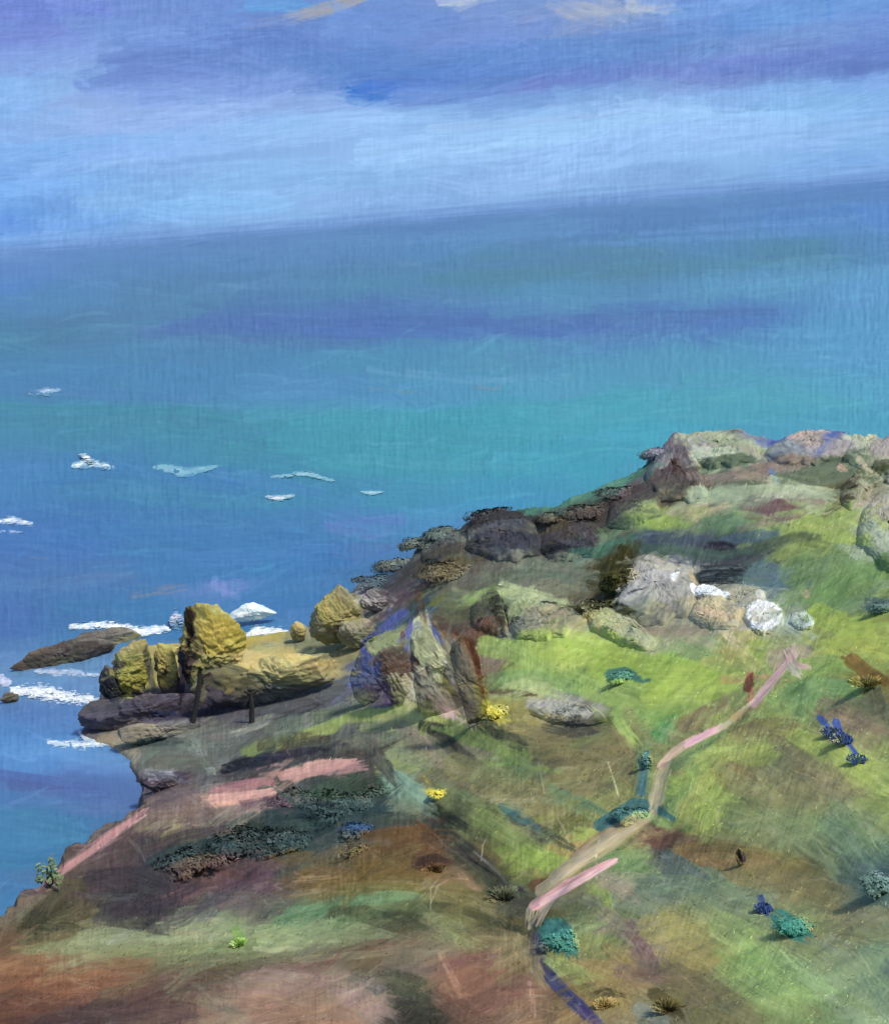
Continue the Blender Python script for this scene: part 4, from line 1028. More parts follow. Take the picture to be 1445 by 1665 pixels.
# ---------------------------------------------------------------- builders of the separate things
def frame_at(B):
    d = B-CAM; f = np.array([d[0], d[1], 0]); f /= np.linalg.norm(f); r = np.array([f[1], -f[0], 0]); return r, f
def plane_pt(px, py, B, f):
    d = ray(px, py); t = ((B-CAM)@f)/(d@f); return CAM+d*t
def tags(o, label, cat, group=None):
    o['label'] = label; o['category'] = cat
    if group: o['group'] = group
    return o
def n3(P, s, seed, o=3): return (fbm(P[:, 0]*s+P[:, 2]*s*.7, P[:, 1]*s-P[:, 2]*s*.6, seed, o)+fbm(P[:, 2]*s, P[:, 0]*s*.8-P[:, 1]*s, seed+5, o))/2-.5
_sd = [100]
def outcrop(name, poly, label, cat, group, bulge):
    """living rock half buried in the hillside: follows the slope, swells out of it with cracks and ledges"""
    _sd[0] += 7; sd = _sd[0]; p = np.array(poly, float); c = p.mean(0); p = c+(p-c)*(1.03 if group in (DK, CR) else 1.1); na = 110; ns = 34
    aa = np.linspace(0, 2*np.pi, na, endpoint=False); Ra = np.zeros(na)
    for k, a in enumerate(aa):
        dx, dy = math.cos(a), math.sin(a)
        for i in range(len(p)):
            x1, y1 = p[i]-c; x2, y2 = p[(i+1) % len(p)]-c; ex, ey = x2-x1, y2-y1; den = dx*ey-dy*ex
            if abs(den) < 1e-9: continue
            t = (x1*ey-y1*ex)/den; u = (x1*dy-y1*dx)/den
            if t > 0 and -.001 <= u <= 1.001: Ra[k] = max(Ra[k], t)
    Ra = np.where(Ra <= 0, np.median(Ra), Ra); Rj = 1+.12*(np.random.default_rng(sd).random(na)-.5)+.2*(vnoise(aa*3, aa*0, sd)-.5)
    s = np.sin(np.linspace(0, np.pi/2, ns)); Ra = Ra*(1+(Rj-1)*(s**6)[:, None]); PX = c[0]+s[:, None]*Ra*np.cos(aa); PY = c[1]+s[:, None]*Ra*np.sin(aa)
    B = stand(c[0], c[1]); kc = (B-CAM)@FW; size = np.sqrt(np.ptp(p[:, 0])*np.ptp(p[:, 1]))*kc/F
    V = np.zeros((ns, na, 3))
    for i in range(ns):
        for j in range(na):
            d = ray(PX[i, j], PY[i, j]); k = depth_at(PX[i, j], PY[i, j]); q_ = 1.0
            while k > kc*1.3 and q_ > .2:
                q_ -= .04; PX[i, j] = c[0]+q_*(PX[i, j]-c[0]); PY[i, j] = c[1]+q_*(PY[i, j]-c[1]); k = depth_at(PX[i, j], PY[i, j]); d = ray(PX[i, j], PY[i, j])
            k = min(k, kc*1.3); V[i, j] = CAM+d*(k/(d@FW))
    W3 = V.copy()
    for _ in range(2): V[1:-1] = (V[:-2]+V[2:]+np.roll(V, 1, 1)[1:-1]+np.roll(V, -1, 1)[1:-1])/4
    g = height(V[..., 0], V[..., 1]); V[..., 2] = np.where(np.abs(g-V[..., 2]) < 2.5, g, V[..., 2])
    r, f = frame_at(B); n = unit(np.array([0, 0, 1.0])-f*.55); q = V/size
    fl = q.reshape(-1, 3); dsp = (n3(fl, 4.5, sd)*.9+np.abs(n3(fl, 9, sd+3))*-1.0+n3(fl, 22, sd+9)*.4).reshape(ns, na)
    st = np.round((fbm(PX/34+PY/60, PY/13, sd+4)-.5)*6).reshape(ns, na)*.10
    up = bulge*size*((1-s**5)**.6)[:, None]*(1+dsp*.9+st)-.12*(s**8)[:, None]
    T = V+n*up[..., None]; pxs, pys = PX.ravel(), PY.ravel(); cc, hh = ROCKC.at(pxs, pys)
    T = T+n*((hh.reshape(ns, na)-.4)*kc/F*2.0)[..., None]; low = V[-1]-n*(.5+.1*size)
    A = np.concatenate([T.reshape(-1, 3), low, [V[0, 0]-n*(.5+.1*size)]]); cc = np.concatenate([cc, cc[-na:], cc[:1]])
    idx = np.arange((ns+1)*na).reshape(ns+1, na); nx = np.roll(idx, -1, 1); Fq = np.stack([idx[:-1], idx[1:], nx[1:], nx[:-1]], -1).reshape(-1, 4)
    T3 = np.concatenate([Fq[:, [0, 1, 2]], Fq[:, [0, 2, 3]], np.stack([idx[-1], nx[-1], np.full(na, len(A)-1)], -1)])
    return tags(link(name, mesh_np(name, A-B, T3, albedo(cc), M_ROCK), loc=B), label, cat, group)
def rock(name, poly, label, cat='rock', group=None, depth=.8, base=None, mat=None, cols=None, rough=1.0, sharp=.42, sink=.06, drape=0):
    """a solid boulder or stack: plan outline of its front, its own thickness, crags and its foot in the ground"""
    if group in (BF, DK, CR) or drape: return outcrop(name, poly, label, cat, group, drape or .13)
    _sd[0] += 7; sd = _sd[0]; p = np.array(poly, float); p = p.mean(0)+(p-p.mean(0))*(1.14 if cat in ('outcrop', 'crag') else 1.04); by = p[:, 1].max(); lowx = p[p[:, 1] > by-.15*(by-p[:, 1].min())][:, 0].mean()
    B = stand(*(base or (lowx, by-2))); r, f = frame_at(B)
    Q = np.array([plane_pt(x, y, B, f) for x, y in p]); X = (Q-B)@r; Z = Q[:, 2]-B[2]
    hgt = Z.max()-Z.min(); wid = X.max()-X.min(); Z = np.where(Z < hgt*.15, Z-hgt*sink, Z)
    cx, cz = (X.max()+X.min())/2, (Z.max()+Z.min())/2
    a_ = np.linspace(0, 2*np.pi, 121)[:-1]; Ra = np.zeros(120)
    for k, a in enumerate(a_):
        dx, dz = math.cos(a), math.sin(a); best = 0
        for i in range(len(X)):
            x1, z1 = X[i]-cx, Z[i]-cz; x2, z2 = X[(i+1) % len(X)]-cx, Z[(i+1) % len(X)]-cz
            ex, ez = x2-x1, z2-z1; den = dx*ez-dz*ex
            if abs(den) < 1e-9: continue
            t = (x1*ez-z1*ex)/den; u = (x1*dz-z1*dx)/den
            if t > 0 and -.001 <= u <= 1.001: best = max(best, t)
        Ra[k] = best
    Ra = np.where(Ra <= 0, Ra[Ra > 0].mean(), Ra)
    pxsz = (B-CAM)@FW/F; na = int(np.clip(2*(hgt+wid)/pxsz/2.0, 28, 240)); nt_ = int(np.clip(na*.45, 14, 110))
    aa = np.linspace(0, 2*np.pi, na, endpoint=False); th = np.linspace(0, 1, nt_)
    Rr = np.interp(aa, np.append(a_, 2*np.pi), np.append(Ra, Ra[0]))
    D = .8*depth*(wid*.5+min(wid, hgt)*.5)/2
    s_ = np.sin(th*np.pi); s_[-1] = 0; c_ = -np.sign(.5-th)*(1-np.clip(s_, 0, 1)**(1.3/sharp))**.45; depth_ = 1
    XX = cx+s_[:, None]*Rr*np.cos(aa); ZZ = cz+s_[:, None]*Rr*np.sin(aa); YY = np.repeat((c_*D)[:, None], na, 1)+D*.55
    V = B+XX[..., None]*r+YY[..., None]*f+ZZ[..., None]*np.array([0, 0, 1]); V = V.reshape(-1, 3)
    C0 = B+cx*r+D*.55*f+np.array([0, 0, cz]); n = V-C0; n = n/(np.linalg.norm(n, axis=1, keepdims=True)+1e-6)
    S = (wid+hgt)/2; ax = np.array([wid*.5, D, hgt*.5]); W3 = (V-C0)@np.stack([r, f, [0, 0, 1.0]], 1)/ax
    lr = np.random.default_rng(sd)
    for k in range(34):
        pn = unit(lr.normal(size=3)); off = lr.uniform(.6, .95)*(1 if abs(pn[1]) > .6 else 1.15); e_ = W3@pn-off; W3 = W3-pn*np.clip(e_, 0, None)[:, None]*.9
    V = C0+(W3*ax)@np.stack([r, f, [0, 0, 1.0]], 0); q = V/S
    disp = n3(q, 3.2, sd)*.13+np.abs(n3(q, 7.5, sd+3))*-.16+n3(q, 18, sd+9)*.09+n3(q, 40, sd+11)*.04
    smp = C0+(V-C0)*1.0; px, py = proj(smp); cc, hh = ROCKC.at(px, py)
    V = V+n*(disp*S*rough)[:, None]+n*((hh-.4)*pxsz*2.4)[:, None]
    if cols is not None and mat is not None:
        t = np.clip(n3(q*np.array([1, 1, 2.2]), 5, sd+20)*3+.5, 0, .999)*(len(cols)-1)
        ca = np.array([hx(k) for k in cols]); i = t.astype(int); fr = (t-i)[:, None]; cc = ca[i]*(1-fr)+ca[np.minimum(i+1, len(ca)-1)]*fr
        cc = cc+(hh[:, None]-.4)*.06
    F1 = []; idx = np.arange(nt_*na).reshape(nt_, na); nx = np.roll(idx, -1, 1)
    Fq = np.stack([idx[:-1], nx[:-1], nx[1:], idx[1:]], -1).reshape(-1, 4)
    T3 = np.concatenate([Fq[:, [0, 1, 2]], Fq[:, [0, 2, 3]]])
    me = mesh_np(name, V-B, T3, albedo(cc), mat or M_ROCK)
    return tags(link(name, me, loc=B), label, cat, group)
def dab_arrays(C, U, V, N, col):
    n = len(C); rim = [U, .45*U+V, -.55*U+.9*V, -U, -.55*U-.9*V, .45*U-V]
    P = np.stack([C+q for q in rim]+[C+N], 1).reshape(-1, 3); b = np.arange(n)[:, None]*7
    T = np.concatenate([b+np.array([[k, (k+1) % 6, 6]]) for k in range(6)], 0)
    return P, T, np.repeat(col, 7, 0)
def dab_mesh(name, C, U, V, N, col, mat, e=None):
    P, T, c = dab_arrays(C, U, V, N, col); return mesh_np(name, P, T, albedo(c, e), mat, smooth=True)
def jitter(cols, n, j=.03):
    c = np.array([hx(k) for k in cols])[rng.integers(0, len(cols), n)]; return np.clip(c+rng.normal(0, j, (n, 1))+rng.normal(0, j*.4, (n, 3)), .02, 1)
def unit(v): return v/(np.linalg.norm(v, axis=-1, keepdims=True)+1e-9)
def tube(pts, r0, r1, k=6):
    V = []; Fq = []
    for i, p in enumerate(pts):
        t = unit(np.array(pts[min(i+1, len(pts)-1)])-np.array(pts[max(i-1, 0)])); a = unit(np.cross(t, [.3, .9, .2])); b = np.cross(t, a); r = r0+(r1-r0)*i/(len(pts)-1)
        V += [np.array(p)+r*(math.cos(q*2*math.pi/k)*a+math.sin(q*2*math.pi/k)*b) for q in range(k)]
        if i: Fq += [[(i-1)*k+q, (i-1)*k+(q+1) % k, i*k+(q+1) % k, i*k+q] for q in range(k)]
    return V, Fq
def tubes_mesh(name, L, col, mat):
    V = []; Fq = []
    for pts, r0, r1 in L:
        v, f = tube(pts, r0, r1); o = len(V); V += v; Fq += [[a+o for a in q] for q in f]
    n = len(V); return mesh_np(name, np.array(V), np.array(Fq), albedo(jitter([col], n, .02)), mat)
def shrub(name, px, py, w, h, cols, label, cat='bush', group=None, n=700, leaf=5.5, stem='4a3a2c', lean=0.0, tall=.42, mixc=.8, open_=0.0):
    """bush: branching stem (part) and a crown of many small leaves in clumps (part)"""
    B = stand(px, py-h*.28); r, f = frame_at(B); m = ((B-CAM)@FW)/F; W = w*m/2*1.08; Hh = h*m*tall; up = np.array([0, 0, 1.0])
    root = bpy.data.objects.new(name, None); sc.collection.objects.link(root); root.location = B; root.empty_display_size = .2
    n = int(n*1.8); nc = 22; ca = rng.uniform(0, 2*np.pi, nc); cr = np.sqrt(rng.uniform(0, 1, nc))*.72; cz = rng.uniform(.25, 1, nc)*np.sqrt(np.clip(1-cr**2*.8, .1, 1))
    CC = np.stack([cr*np.cos(ca)*W+lean*cz*W, cr*np.sin(ca)*W*.8, cz*Hh*.82], 1)
    rad = rng.uniform(.3, .5, nc)*(1-open_*.4)
    i = rng.integers(0, nc, n); q = unit(rng.normal(size=(n, 3)))*(rng.uniform(.35, 1, n)**.6)[:, None]
    L = CC[i]+q*np.array([W, W*.8, Hh*.6])*rad[i][:, None]; L[:, 2] = np.abs(L[:, 2])+.02*Hh
    L = L[:, :1]*r+L[:, 1:2]*f+L[:, 2:]*up
    nq = unit(unit(q@np.stack([r, f, up]))*.7+unit(L/np.array([1, 1, 1]))*.5+up*.5-f*.25+rng.normal(0, .15, (n, 3)))
    d = rng.normal(size=(n, 3))+RT*.8; d = unit(d-nq*(d*nq).sum(1)[:, None]); s = np.cross(nq, d)
    ls = leaf*m*rng.uniform(.5, 1.25, n)[:, None]; nn = nq
    col = jitter(cols, n, .035)+((np.arange(nc)/nc-.5)*.05)[i][:, None]
    qx, qy = proj(L+B); col = (1-mixc)*col+mixc*(ROCKC.at(qx, qy)[0]+rng.normal(0, .03, (n, 1)))
    me = dab_mesh('foliage', L, d*ls*.62, s*ls*.24, nn*ls*.04, np.clip(col, .02, 1)*1.2, M_LEAF); fo = link('foliage', me, root)
    T = [([[0, 0, -.1*Hh], [lean*W*.1, 0, Hh*.25], [lean*W*.4, 0, Hh*.6]], .05*W+.01, .02*W)]
    for k in range(0, nc, 2): T.append(([[0, 0, Hh*.05], list(CC[k]*.5+np.array([0, 0, Hh*.08])), list(CC[k])], .03*W+.008, .006*W+.003))
    T = [([np.array(p)[0]*r+np.array(p)[1]*f+np.array(p)[2]*up for p in a], b, c) for a, b, c in T]
    link('stem', tubes_mesh('stem', T, stem, M_LEAF), root)
    return tags(root, label, cat, group)
def tuft(name, px, py, w, h, cols, label, cat='grass tuft', group=None, n=160, flat=.4, heads=None):
    """a tussock: blades fanning out of one foot (one mesh), seed heads or flowers as a part"""
    B = stand(px, py); r, f = frame_at(B); m = ((B-CAM)@FW)/F; W = w*m/2; Hh = h*m*.4; flat = 1.8; n = int(n*1.5); up = np.array([0, 0, 1.0])
    a = rng.uniform(0, 2*np.pi, n); q = rng.uniform(0, 1, n)**.6; foot = np.stack([np.cos(a)*q*W*.7, np.sin(a)*q*W*.5], 1)
    C = foot[:, :1]*r+foot[:, 1:]*f+up*Hh*.25; d = unit((np.cos(a)*q*flat)[:, None]*r+(np.sin(a)*q*flat)[:, None]*f+up*rng.uniform(.4, 1, n)[:, None])
    ln = Hh*rng.uniform(.4, .8, n)[:, None]; s = unit(np.cross(d, rng.normal(size=(n, 3)))); me = dab_mesh(name, C+d*ln*.5, d*ln*.7, s*m*1.3, np.cross(d, s)*m*.2, (.25*jitter(cols, n, .035)+.75*ROCKC.at(*proj(C+B))[0])*1.3, M_LEAF)
    o = tags(link(name, me, loc=B), label, cat, group)
    if heads:
        k = n//2; t = (C+d*ln*.95)[:k]; s2 = unit(rng.normal(size=(k, 3))); link('flowers', dab_mesh('flowers', t, up*m*3.5+s2*m, s[:k]*m*2.2, s2*m*1.0, jitter(heads, k, .03), M_LEAF), o)
    return o
def foam(name, pts, w, label, cat='whitecap', group=None, n=120, hgt=.2, cols=('dfe8f6', 'c8d6ee', 'b8c8e8', 'eef2f8'), size=5):
    """a breaking crest: a low tumbling ridge of foam on the water, one mesh of many small curled lumps"""
    n = int(n*4); hgt *= .5 if cat == 'spray' else .06; W_ = np.array([on_z(x, y, 0) for x, y in pts]); m = ((W_.mean(0)-CAM)@FW)/F; seg = rng.integers(0, len(W_)-1, n); t = rng.uniform(0, 1, n)[:, None]
    C = W_[seg]*(1-t)+W_[seg+1]*t; r, f = frame_at(W_.mean(0)); g = abs(W_.mean(0)[2]-60)/np.linalg.norm(W_.mean(0)-CAM)
    v = rng.normal(0, .5, n)*(1-np.abs((seg+t[:, 0])/(len(W_)-1)-.5)*1.2)
    C = C+f*(v*w*m/g*.5)[:, None]; up = np.array([0, 0, 1.0]); C = C+up*(np.exp(-v*v*3)*hgt*rng.uniform(.1, 1, n)+rng.uniform(.02, .07, n))[:, None]
    L = size*m*rng.uniform(.3, 1.2, n)[:, None]; d = unit(unit(W_[-1]-W_[0])+rng.normal(0, .2, (n, 3))*[1, 1, .15]); d = d*np.array([1, 1, .1 if cat != 'spray' else 2.0]); s = unit(np.cross(d, up))/g*.6
    sea_c = SEA.at(*proj(C))[0]; kk = np.clip(1.15-np.abs(v)*.9-np.abs((seg+t[:, 0])/(len(W_)-1)-.5)*.9+rng.normal(0, .2, n)+(.22 if cat == 'surf' else -.15), .05, 1)[:, None]
    me = dab_mesh(name, C-W_.mean(0), d*L, s*L*.3, up*L*.015, sea_c*(1-kk)+jitter(cols, n, .03)*kk, M_FOAM)
    return tags(link(name, me, loc=W_.mean(0)), label, cat, group)
build_sky(); build_sea(); GP, GN = build_land()
# ---- loose turf: uncountable blades and sprigs over the whole headland
def turf(n=26000):
    i = rng.integers(0, len(GP), n); C = GP[i]; nm = GN[i]; px, py = proj(C); c, h = LAND.at(px, py); k = ((C-CAM)@FW/F)[:, None]
    g = (c[:, 1] > c[:, 0]-.02) | (rng.uniform(size=n) < .35); C, nm, c, k, px, py = C[g], nm[g], c[g], k[g], px[g], py[g]; n = len(C)
    ix = np.clip(px, X0, X0+CW-3).astype(int)-X0; iy = np.clip(py, 601, 1838).astype(int)-600; a = LAND.a[iy, ix]+rng.normal(0, .5, n)
    d = unit(np.cos(a)[:, None]*RT-np.sin(a)[:, None]*UP+np.array([0, 0, .9])+rng.normal(0, .25, (n, 3))); s = unit(np.cross(d, FW+rng.normal(0, .3, (n, 3))))
    L = k*rng.uniform(2, 4.5, n)[:, None]; c = (c+rng.normal(0, .035, (n, 1)))*1.22
    link('grass', dab_mesh('grass', C+d*L*.7, d*L, s*k*rng.uniform(.35, .7, n)[:, None], nm*k*.1, c, M_LEAF), kind='stuff')
turf()
SH = 'lichened stacks standing along the shore'; CR = 'stone outcrops along the crest of the headland'; BF = 'pale boulders strewn below the crest'; DK = 'dark crags on the seaward ridge'
# ---- shore stacks
rock('sea_stack', [(186,1052),(200,1040),(222,1036),(240,1046),(248,1080),(256,1130),(235,1140),(198,1143),(182,1118),(182,1080)], 'olive yellow stack at the left end of the shore rocks, beside the dark slate fin', 'sea stack', SH, depth=.8)
rock('sea_stack', [(250,1060),(256,1046),(270,1038),(286,1050),(293,1090),(290,1125),(264,1130),(250,1100)], 'narrow ochre stack squeezed between the olive stack and the tallest yellow one', 'sea stack', SH, depth=.9)
rock('sea_stack', [(300,990),(312,976),(335,978),(360,993),(382,1012),(398,1045),(392,1080),(350,1120),(312,1142),(290,1142),(294,1060)], 'tallest golden stack of the shore, split by a black vertical cleft', 'sea stack', SH, depth=.7, base=(330, 1138))
rock('rock_ledge', [(326,1098),(345,1078),(400,1064),(450,1062),(520,1060),(556,1078),(548,1112),(470,1135),(400,1155),(335,1155),(316,1125)], 'long low sandy yellow ledge with a shaded purple foot, right of the golden stack', 'rock ledge', SH, depth=.45, base=(430,1150))
rock('sea_stack', [(505,1035),(508,992),(524,968),(542,952),(562,962),(582,985),(598,1020),(590,1050),(550,1062),(515,1058)], 'rounded mossy yellow stack behind the low ledge, under the dark ridge', 'sea stack', SH, depth=.8)
rock('boulder', [(470,1030),(474,1010),(488,1007),(498,1022),(494,1042),(477,1046)], 'small apricot boulder touching the left side of the mossy stack', 'boulder', SH)
rock('boulder', [(584,988),(590,966),(610,956),(632,966),(634,990),(610,1000)], 'pale lilac boulder right of the mossy stack where the dark ridge starts', 'boulder', SH)
rock('boulder', [(545,1045),(556,1018),(590,1008),(612,1015),(610,1045),(575,1060)], 'grey brown boulder at the foot of the mossy stack', 'boulder', SH)
rock('rock_ledge', [(4,1070),(18,1056),(60,1050),(100,1042),(150,1040),(186,1046),(186,1070),(150,1084),(90,1082),(40,1094),(12,1086)], 'long dark brown reef reaching out to the left over foam', 'reef', depth=.35, base=(100,1080), rough=.9)
rock('rock_ledge', [(112,1036),(150,1024),(200,1022),(232,1034),(226,1052),(150,1052)], 'grey green slab behind the left stacks at the edge of the surf', 'reef', depth=.5, cols=('6a6e6c','8a7f80','5c6662'), base=(170,1050), rough=.6)
rock('rock_fin', [(158,1096),(168,1082),(184,1090),(196,1120),(204,1146),(182,1152),(164,1128)], 'dark slate blue fin leaning against the olive stack at the water', 'rock', SH, depth=.8)
rock('rock_ledge', [(128,1172),(150,1148),(200,1138),(260,1140),(330,1134),(345,1160),(270,1182),(190,1196),(142,1194)], 'purple grey wet shelf under the yellow stacks', 'rock shelf', depth=.5, base=(220,1180), rough=1.1)
rock('rock_ledge', [(180,1204),(196,1184),(260,1172),(345,1178),(340,1200),(240,1218)], 'tan streaked shelf between the purple shelf and the inlet', 'rock shelf', depth=.5, base=(240,1210), rough=.9)
rock('boulder', [(0,1138),(0,1128),(18,1124),(32,1132),(30,1142),(10,1144)], 'small brown skerry awash at the left edge of the photo', 'skerry', depth=.6, cols=('6a5c58','4c4850'))
rock('boulder', [(228,1282),(234,1262),(262,1254),(292,1262),(290,1282),(255,1290)], 'dark purple rock with a foam cap at the head of the inlet', 'rock', depth=.7)
# ---- tall centre stack
CS = 'buttresses of the tall crag in the centre'
rock('crag', [(684,990),(700,1006),(722,1045),(748,1090),(764,1140),(768,1178),(735,1176),(702,1158),(672,1152),(664,1100),(660,1050),(668,1012)], 'tallest pale green spire of the centre crag, pink at its foot', 'crag', CS, depth=.4, base=(715,1168), rough=.6)
rock('crag', [(606,1058),(622,1042),(645,1036),(664,1048),(668,1100),(668,1150),(645,1150),(630,1125),(606,1092)], 'low left buttress of the centre crag, rusty red in its middle', 'crag', CS, depth=.45, base=(645,1148), rough=.7)
rock('crag', [(722,1028),(745,1030),(768,1040),(782,1090),(790,1140),(786,1182),(765,1184),(748,1120),(730,1060)], 'brown right buttress of the centre crag, edged with rust', 'crag', CS, depth=.45, base=(775,1178), rough=.6)
rock('crag', [(574,1105),(586,1066),(606,1040),(616,1078),(628,1118),(604,1148),(580,1142)], 'bright blue slate slab leaning on the left of the centre crag', 'crag', CS, depth=.4, base=(600,1142), rough=.7)
rock('rock_block', [(770,985),(794,966),(812,964),(820,998),(826,1034),(800,1032),(766,1015)], 'dark block with a black right face at the top of the meadow', 'rock', depth=.7, drape=.16)
rock('boulder', [(826,1018),(826,985),(850,966),(890,975),(930,985),(950,1005),(920,1030),(870,1038),(840,1036)], 'broad pale green slab right of the dark block', 'boulder', BF, depth=.5, rough=.5)
# ---- ridge
rock('crag', [(756,890),(758,862),(768,842),(792,830),(845,832),(872,850),(882,880),(870,908),(810,914),(768,900)], 'blue black flat topped crag on the ridge against the sea', 'crag', DK, depth=.6, rough=.5, base=(820,905))
rock('crag', [(876,895),(884,866),(915,846),(962,846),(985,872),(965,902),(915,914)], 'brown crag on the ridge, right of the blue black one', 'crag', DK, depth=.6, rough=.6, base=(925,905))
rock('crag', [(682,915),(686,882),(705,866),(738,862),(756,880),(755,905),(718,922)], 'grey teal crag lowest on the ridge, left of the blue black one', 'crag', DK, depth=.7, rough=.7)
rock('crag', [(985,860),(990,825),(1020,800),(1055,782),(1080,800),(1070,835),(1020,858)], 'dark purple brown crag on the ridge below the left end of the crest', 'crag', DK, depth=.5, rough=.5, base=(1025,850))
# ---- crest
rock('outcrop', [(1040,800),(1060,752),(1082,722),(1094,700),(1118,716),(1132,752),(1150,805),(1102,818),(1060,815)], 'steep grey purple tor at the left end of the crest, reddish brown at its foot', 'outcrop', CR, depth=.7, rough=.7)
rock('outcrop', [(1100,722),(1120,704),(1160,700),(1205,702),(1238,722),(1226,748),(1160,762),(1114,748)], 'long flat grey green slab capping the crest, striped white on its left', 'outcrop', CR, depth=.5, rough=.5, base=(1165,755))
rock('outcrop', [(1240,740),(1262,718),(1290,705),(1326,692),(1350,702),(1380,704),(1388,728),(1340,755),(1280,755)], 'pinkish tor with blue veins on top of the crest', 'outcrop', CR, depth=.5, rough=.6, base=(1315,750))
rock('outcrop', [(1368,750),(1380,718),(1396,692),(1408,704),(1418,688),(1432,716),(1446,744),(1405,764)], 'narrow straw coloured tor right of the blue veined one', 'outcrop', CR, depth=.8, rough=.7)
rock('outcrop', [(1412,772),(1424,730),(1440,706),(1462,716),(1485,698),(1520,730),(1510,785),(1440,790)], 'mauve grey tor cut by the right edge of the photo', 'outcrop', CR, depth=.7, rough=.7)
rock('outcrop', [(1366,822),(1368,790),(1392,765),(1432,762),(1440,782),(1405,800),(1390,828)], 'jagged near black outcrop on the right below the crest', 'outcrop', CR, depth=.5, rough=.8, cols=('45482e','5a5036','3c3c2c'), base=(1385,820))
rock('outcrop', [(1395,880),(1400,835),(1430,800),(1470,790),(1500,850),(1480,930),(1430,925)], 'broad pinkish grey rock slope at the right edge below the crest', 'outcrop', CR, depth=.4, rough=.5, base=(1450,915))
# ---- boulder field
rock('boulder', [(1000,985),(1020,955),(1032,916),(1060,902),(1100,908),(1122,925),(1126,960),(1116,996),(1060,1012),(1010,1000)], 'largest light grey boulder, scored by dark scratches, beside the olive thicket', 'boulder', BF, depth=.6, rough=.5, base=(1060,1005))
rock('boulder', [(1118,1005),(1128,980),(1150,968),(1185,970),(1204,990),(1198,1020),(1155,1022)], 'tan boulder between the grey boulder and the white round one', 'boulder', BF, depth=.7, rough=.6)
rock('boulder', [(1166,972),(1185,952),(1225,950),(1244,965),(1238,985),(1200,988)], 'greyish green boulder just right of the dark walled slab', 'boulder', BF, depth=.7, rough=.6)
rock('boulder', [(1118,962),(1140,950),(1165,955),(1184,968),(1168,980),(1138,976)], 'bright bluish white boulder in front of the dark slab', 'boulder', BF, depth=.8, cols=('dce6f6','c4d0e6','eef2fa'), rough=.7)
rock('boulder', [(1084,955),(1088,938),(1100,930),(1110,944),(1102,958)], 'tiny white stone lying on the largest grey boulder', 'stone', BF, depth=.8, cols=('dfe5f0','c8ccd8'))
rock('boulder', [(1210,1005),(1216,985),(1238,976),(1262,982),(1276,1002),(1264,1024),(1236,1030),(1218,1020)], 'round white boulder at the right of the boulder field', 'boulder', BF, depth=.9, cols=('dfe3ea','b4bab4','e6eaf2','c4cad0'), rough=.7)
rock('boulder', [(1282,1012),(1288,995),(1306,990),(1322,1004),(1318,1022),(1296,1024)], 'small grey white boulder just above the upper end of the path', 'boulder', BF, depth=.8, cols=('8c9c94','b8ccd0','90a090'))
rock('rock_slab', [(1136,946),(1138,922),(1160,917),(1208,918),(1212,942),(1180,948)], 'near black rectangular slab set in the slope above the white boulder', 'rock slab', drape=.08)
rock('boulder', [(952,1005),(962,992),(990,990),(1030,1010),(1062,1040),(1050,1060),(1005,1045),(965,1025)], 'yellow green slab sloping down to the meadow below the olive thicket', 'boulder', BF, depth=.5, rough=.5, base=(1020,1050))
rock('boulder', [(862,1158),(872,1140),(920,1138),(965,1150),(985,1172),(950,1180),(900,1176)], 'flat light grey slab at the lower edge of the meadow', 'boulder', BF, depth=.6, cols=('a0a09a','8c8a88','b0b0ac'), rough=.5)
rock('standing_stone', [(1194,1408),(1196,1388),(1203,1380),(1212,1388),(1211,1400),(1205,1412)], 'tiny dark stone standing upright on the brown patch at right', 'stone', depth=.9, cols=('3a3038','5a4c50','2c2830'))
# ---- posts among the shore rocks
def post(px, py, topx, topy, w, label, arms):
    B = stand(px, py); r, f = frame_at(B); m = ((B-CAM)@FW)/F; T = plane_pt(topx, topy, B, f)-B; mid = T*.5+r*m*w*.2
    o = link('weathered_post', tubes_mesh('weathered_post', [([-T*.05, mid, T], w*m*.55, w*m*.42)], '2f3036', M_ROCK), loc=B)
    for ax, ay in arms: link('crossbar', tubes_mesh('crossbar', [([T*.93, plane_pt(ax, ay, B, f)-B], w*m*.35, w*m*.2)], '30302e', M_ROCK), o)
    return tags(o, label, 'post', 'dark posts among the shore rocks')
post(311, 1184, 326, 1096, 9, 'long dark post leaning to the right in front of the golden stack', [(343, 1094)])
post(409, 1172, 407, 1126, 9, 'short upright dark post with a bar on top, before the yellow ledge', [(397, 1124), (418, 1123)])
# ---- shrubs
TB = 'teal bushes on the meadow and slope'; SC = 'dark scrub on the seaward ridge'; BS = 'dark teal scrub clumps in the hollow'
shrub('bush', 1012, 1114, 58, 32, ('3f7c74','347068','4a8578'), 'low teal bush alone in the bright meadow', group=TB)
shrub('bush', 911, 1562, 66, 74, ('2f7c7a','2a7074','3a8880','2c6868'), 'round deep teal bush beside the bottom of the path', group=TB, n=1400)
shrub('juniper', 1022, 1336, 70, 26, ('386c78','2f6470','437a80'), 'wide low teal bush where the path bends, spreading to its left', group=TB, n=900, lean=.1)
shrub('bush', 1290, 1530, 66, 56, ('2f8078','287470','45908a'), 'bright teal bush low on the right slope', group=TB, n=1000)
shrub('bush', 1432, 1468, 64, 76, ('3a6484','345c78','4a7488'), 'blue teal bush at the right edge, halfway up the slope', group=TB, n=1100)
shrub('bush', 1436, 1000, 54, 34, ('3f6268','4a7070','35565c'), 'dark blue green bush at the right edge beside the upper meadow', group=TB)
shrub('bush', 1048, 1268, 22, 66, ('447878','3c6c6c','5a9078'), 'narrow teal bush hugging the left side of the upper path', group=TB, n=500)
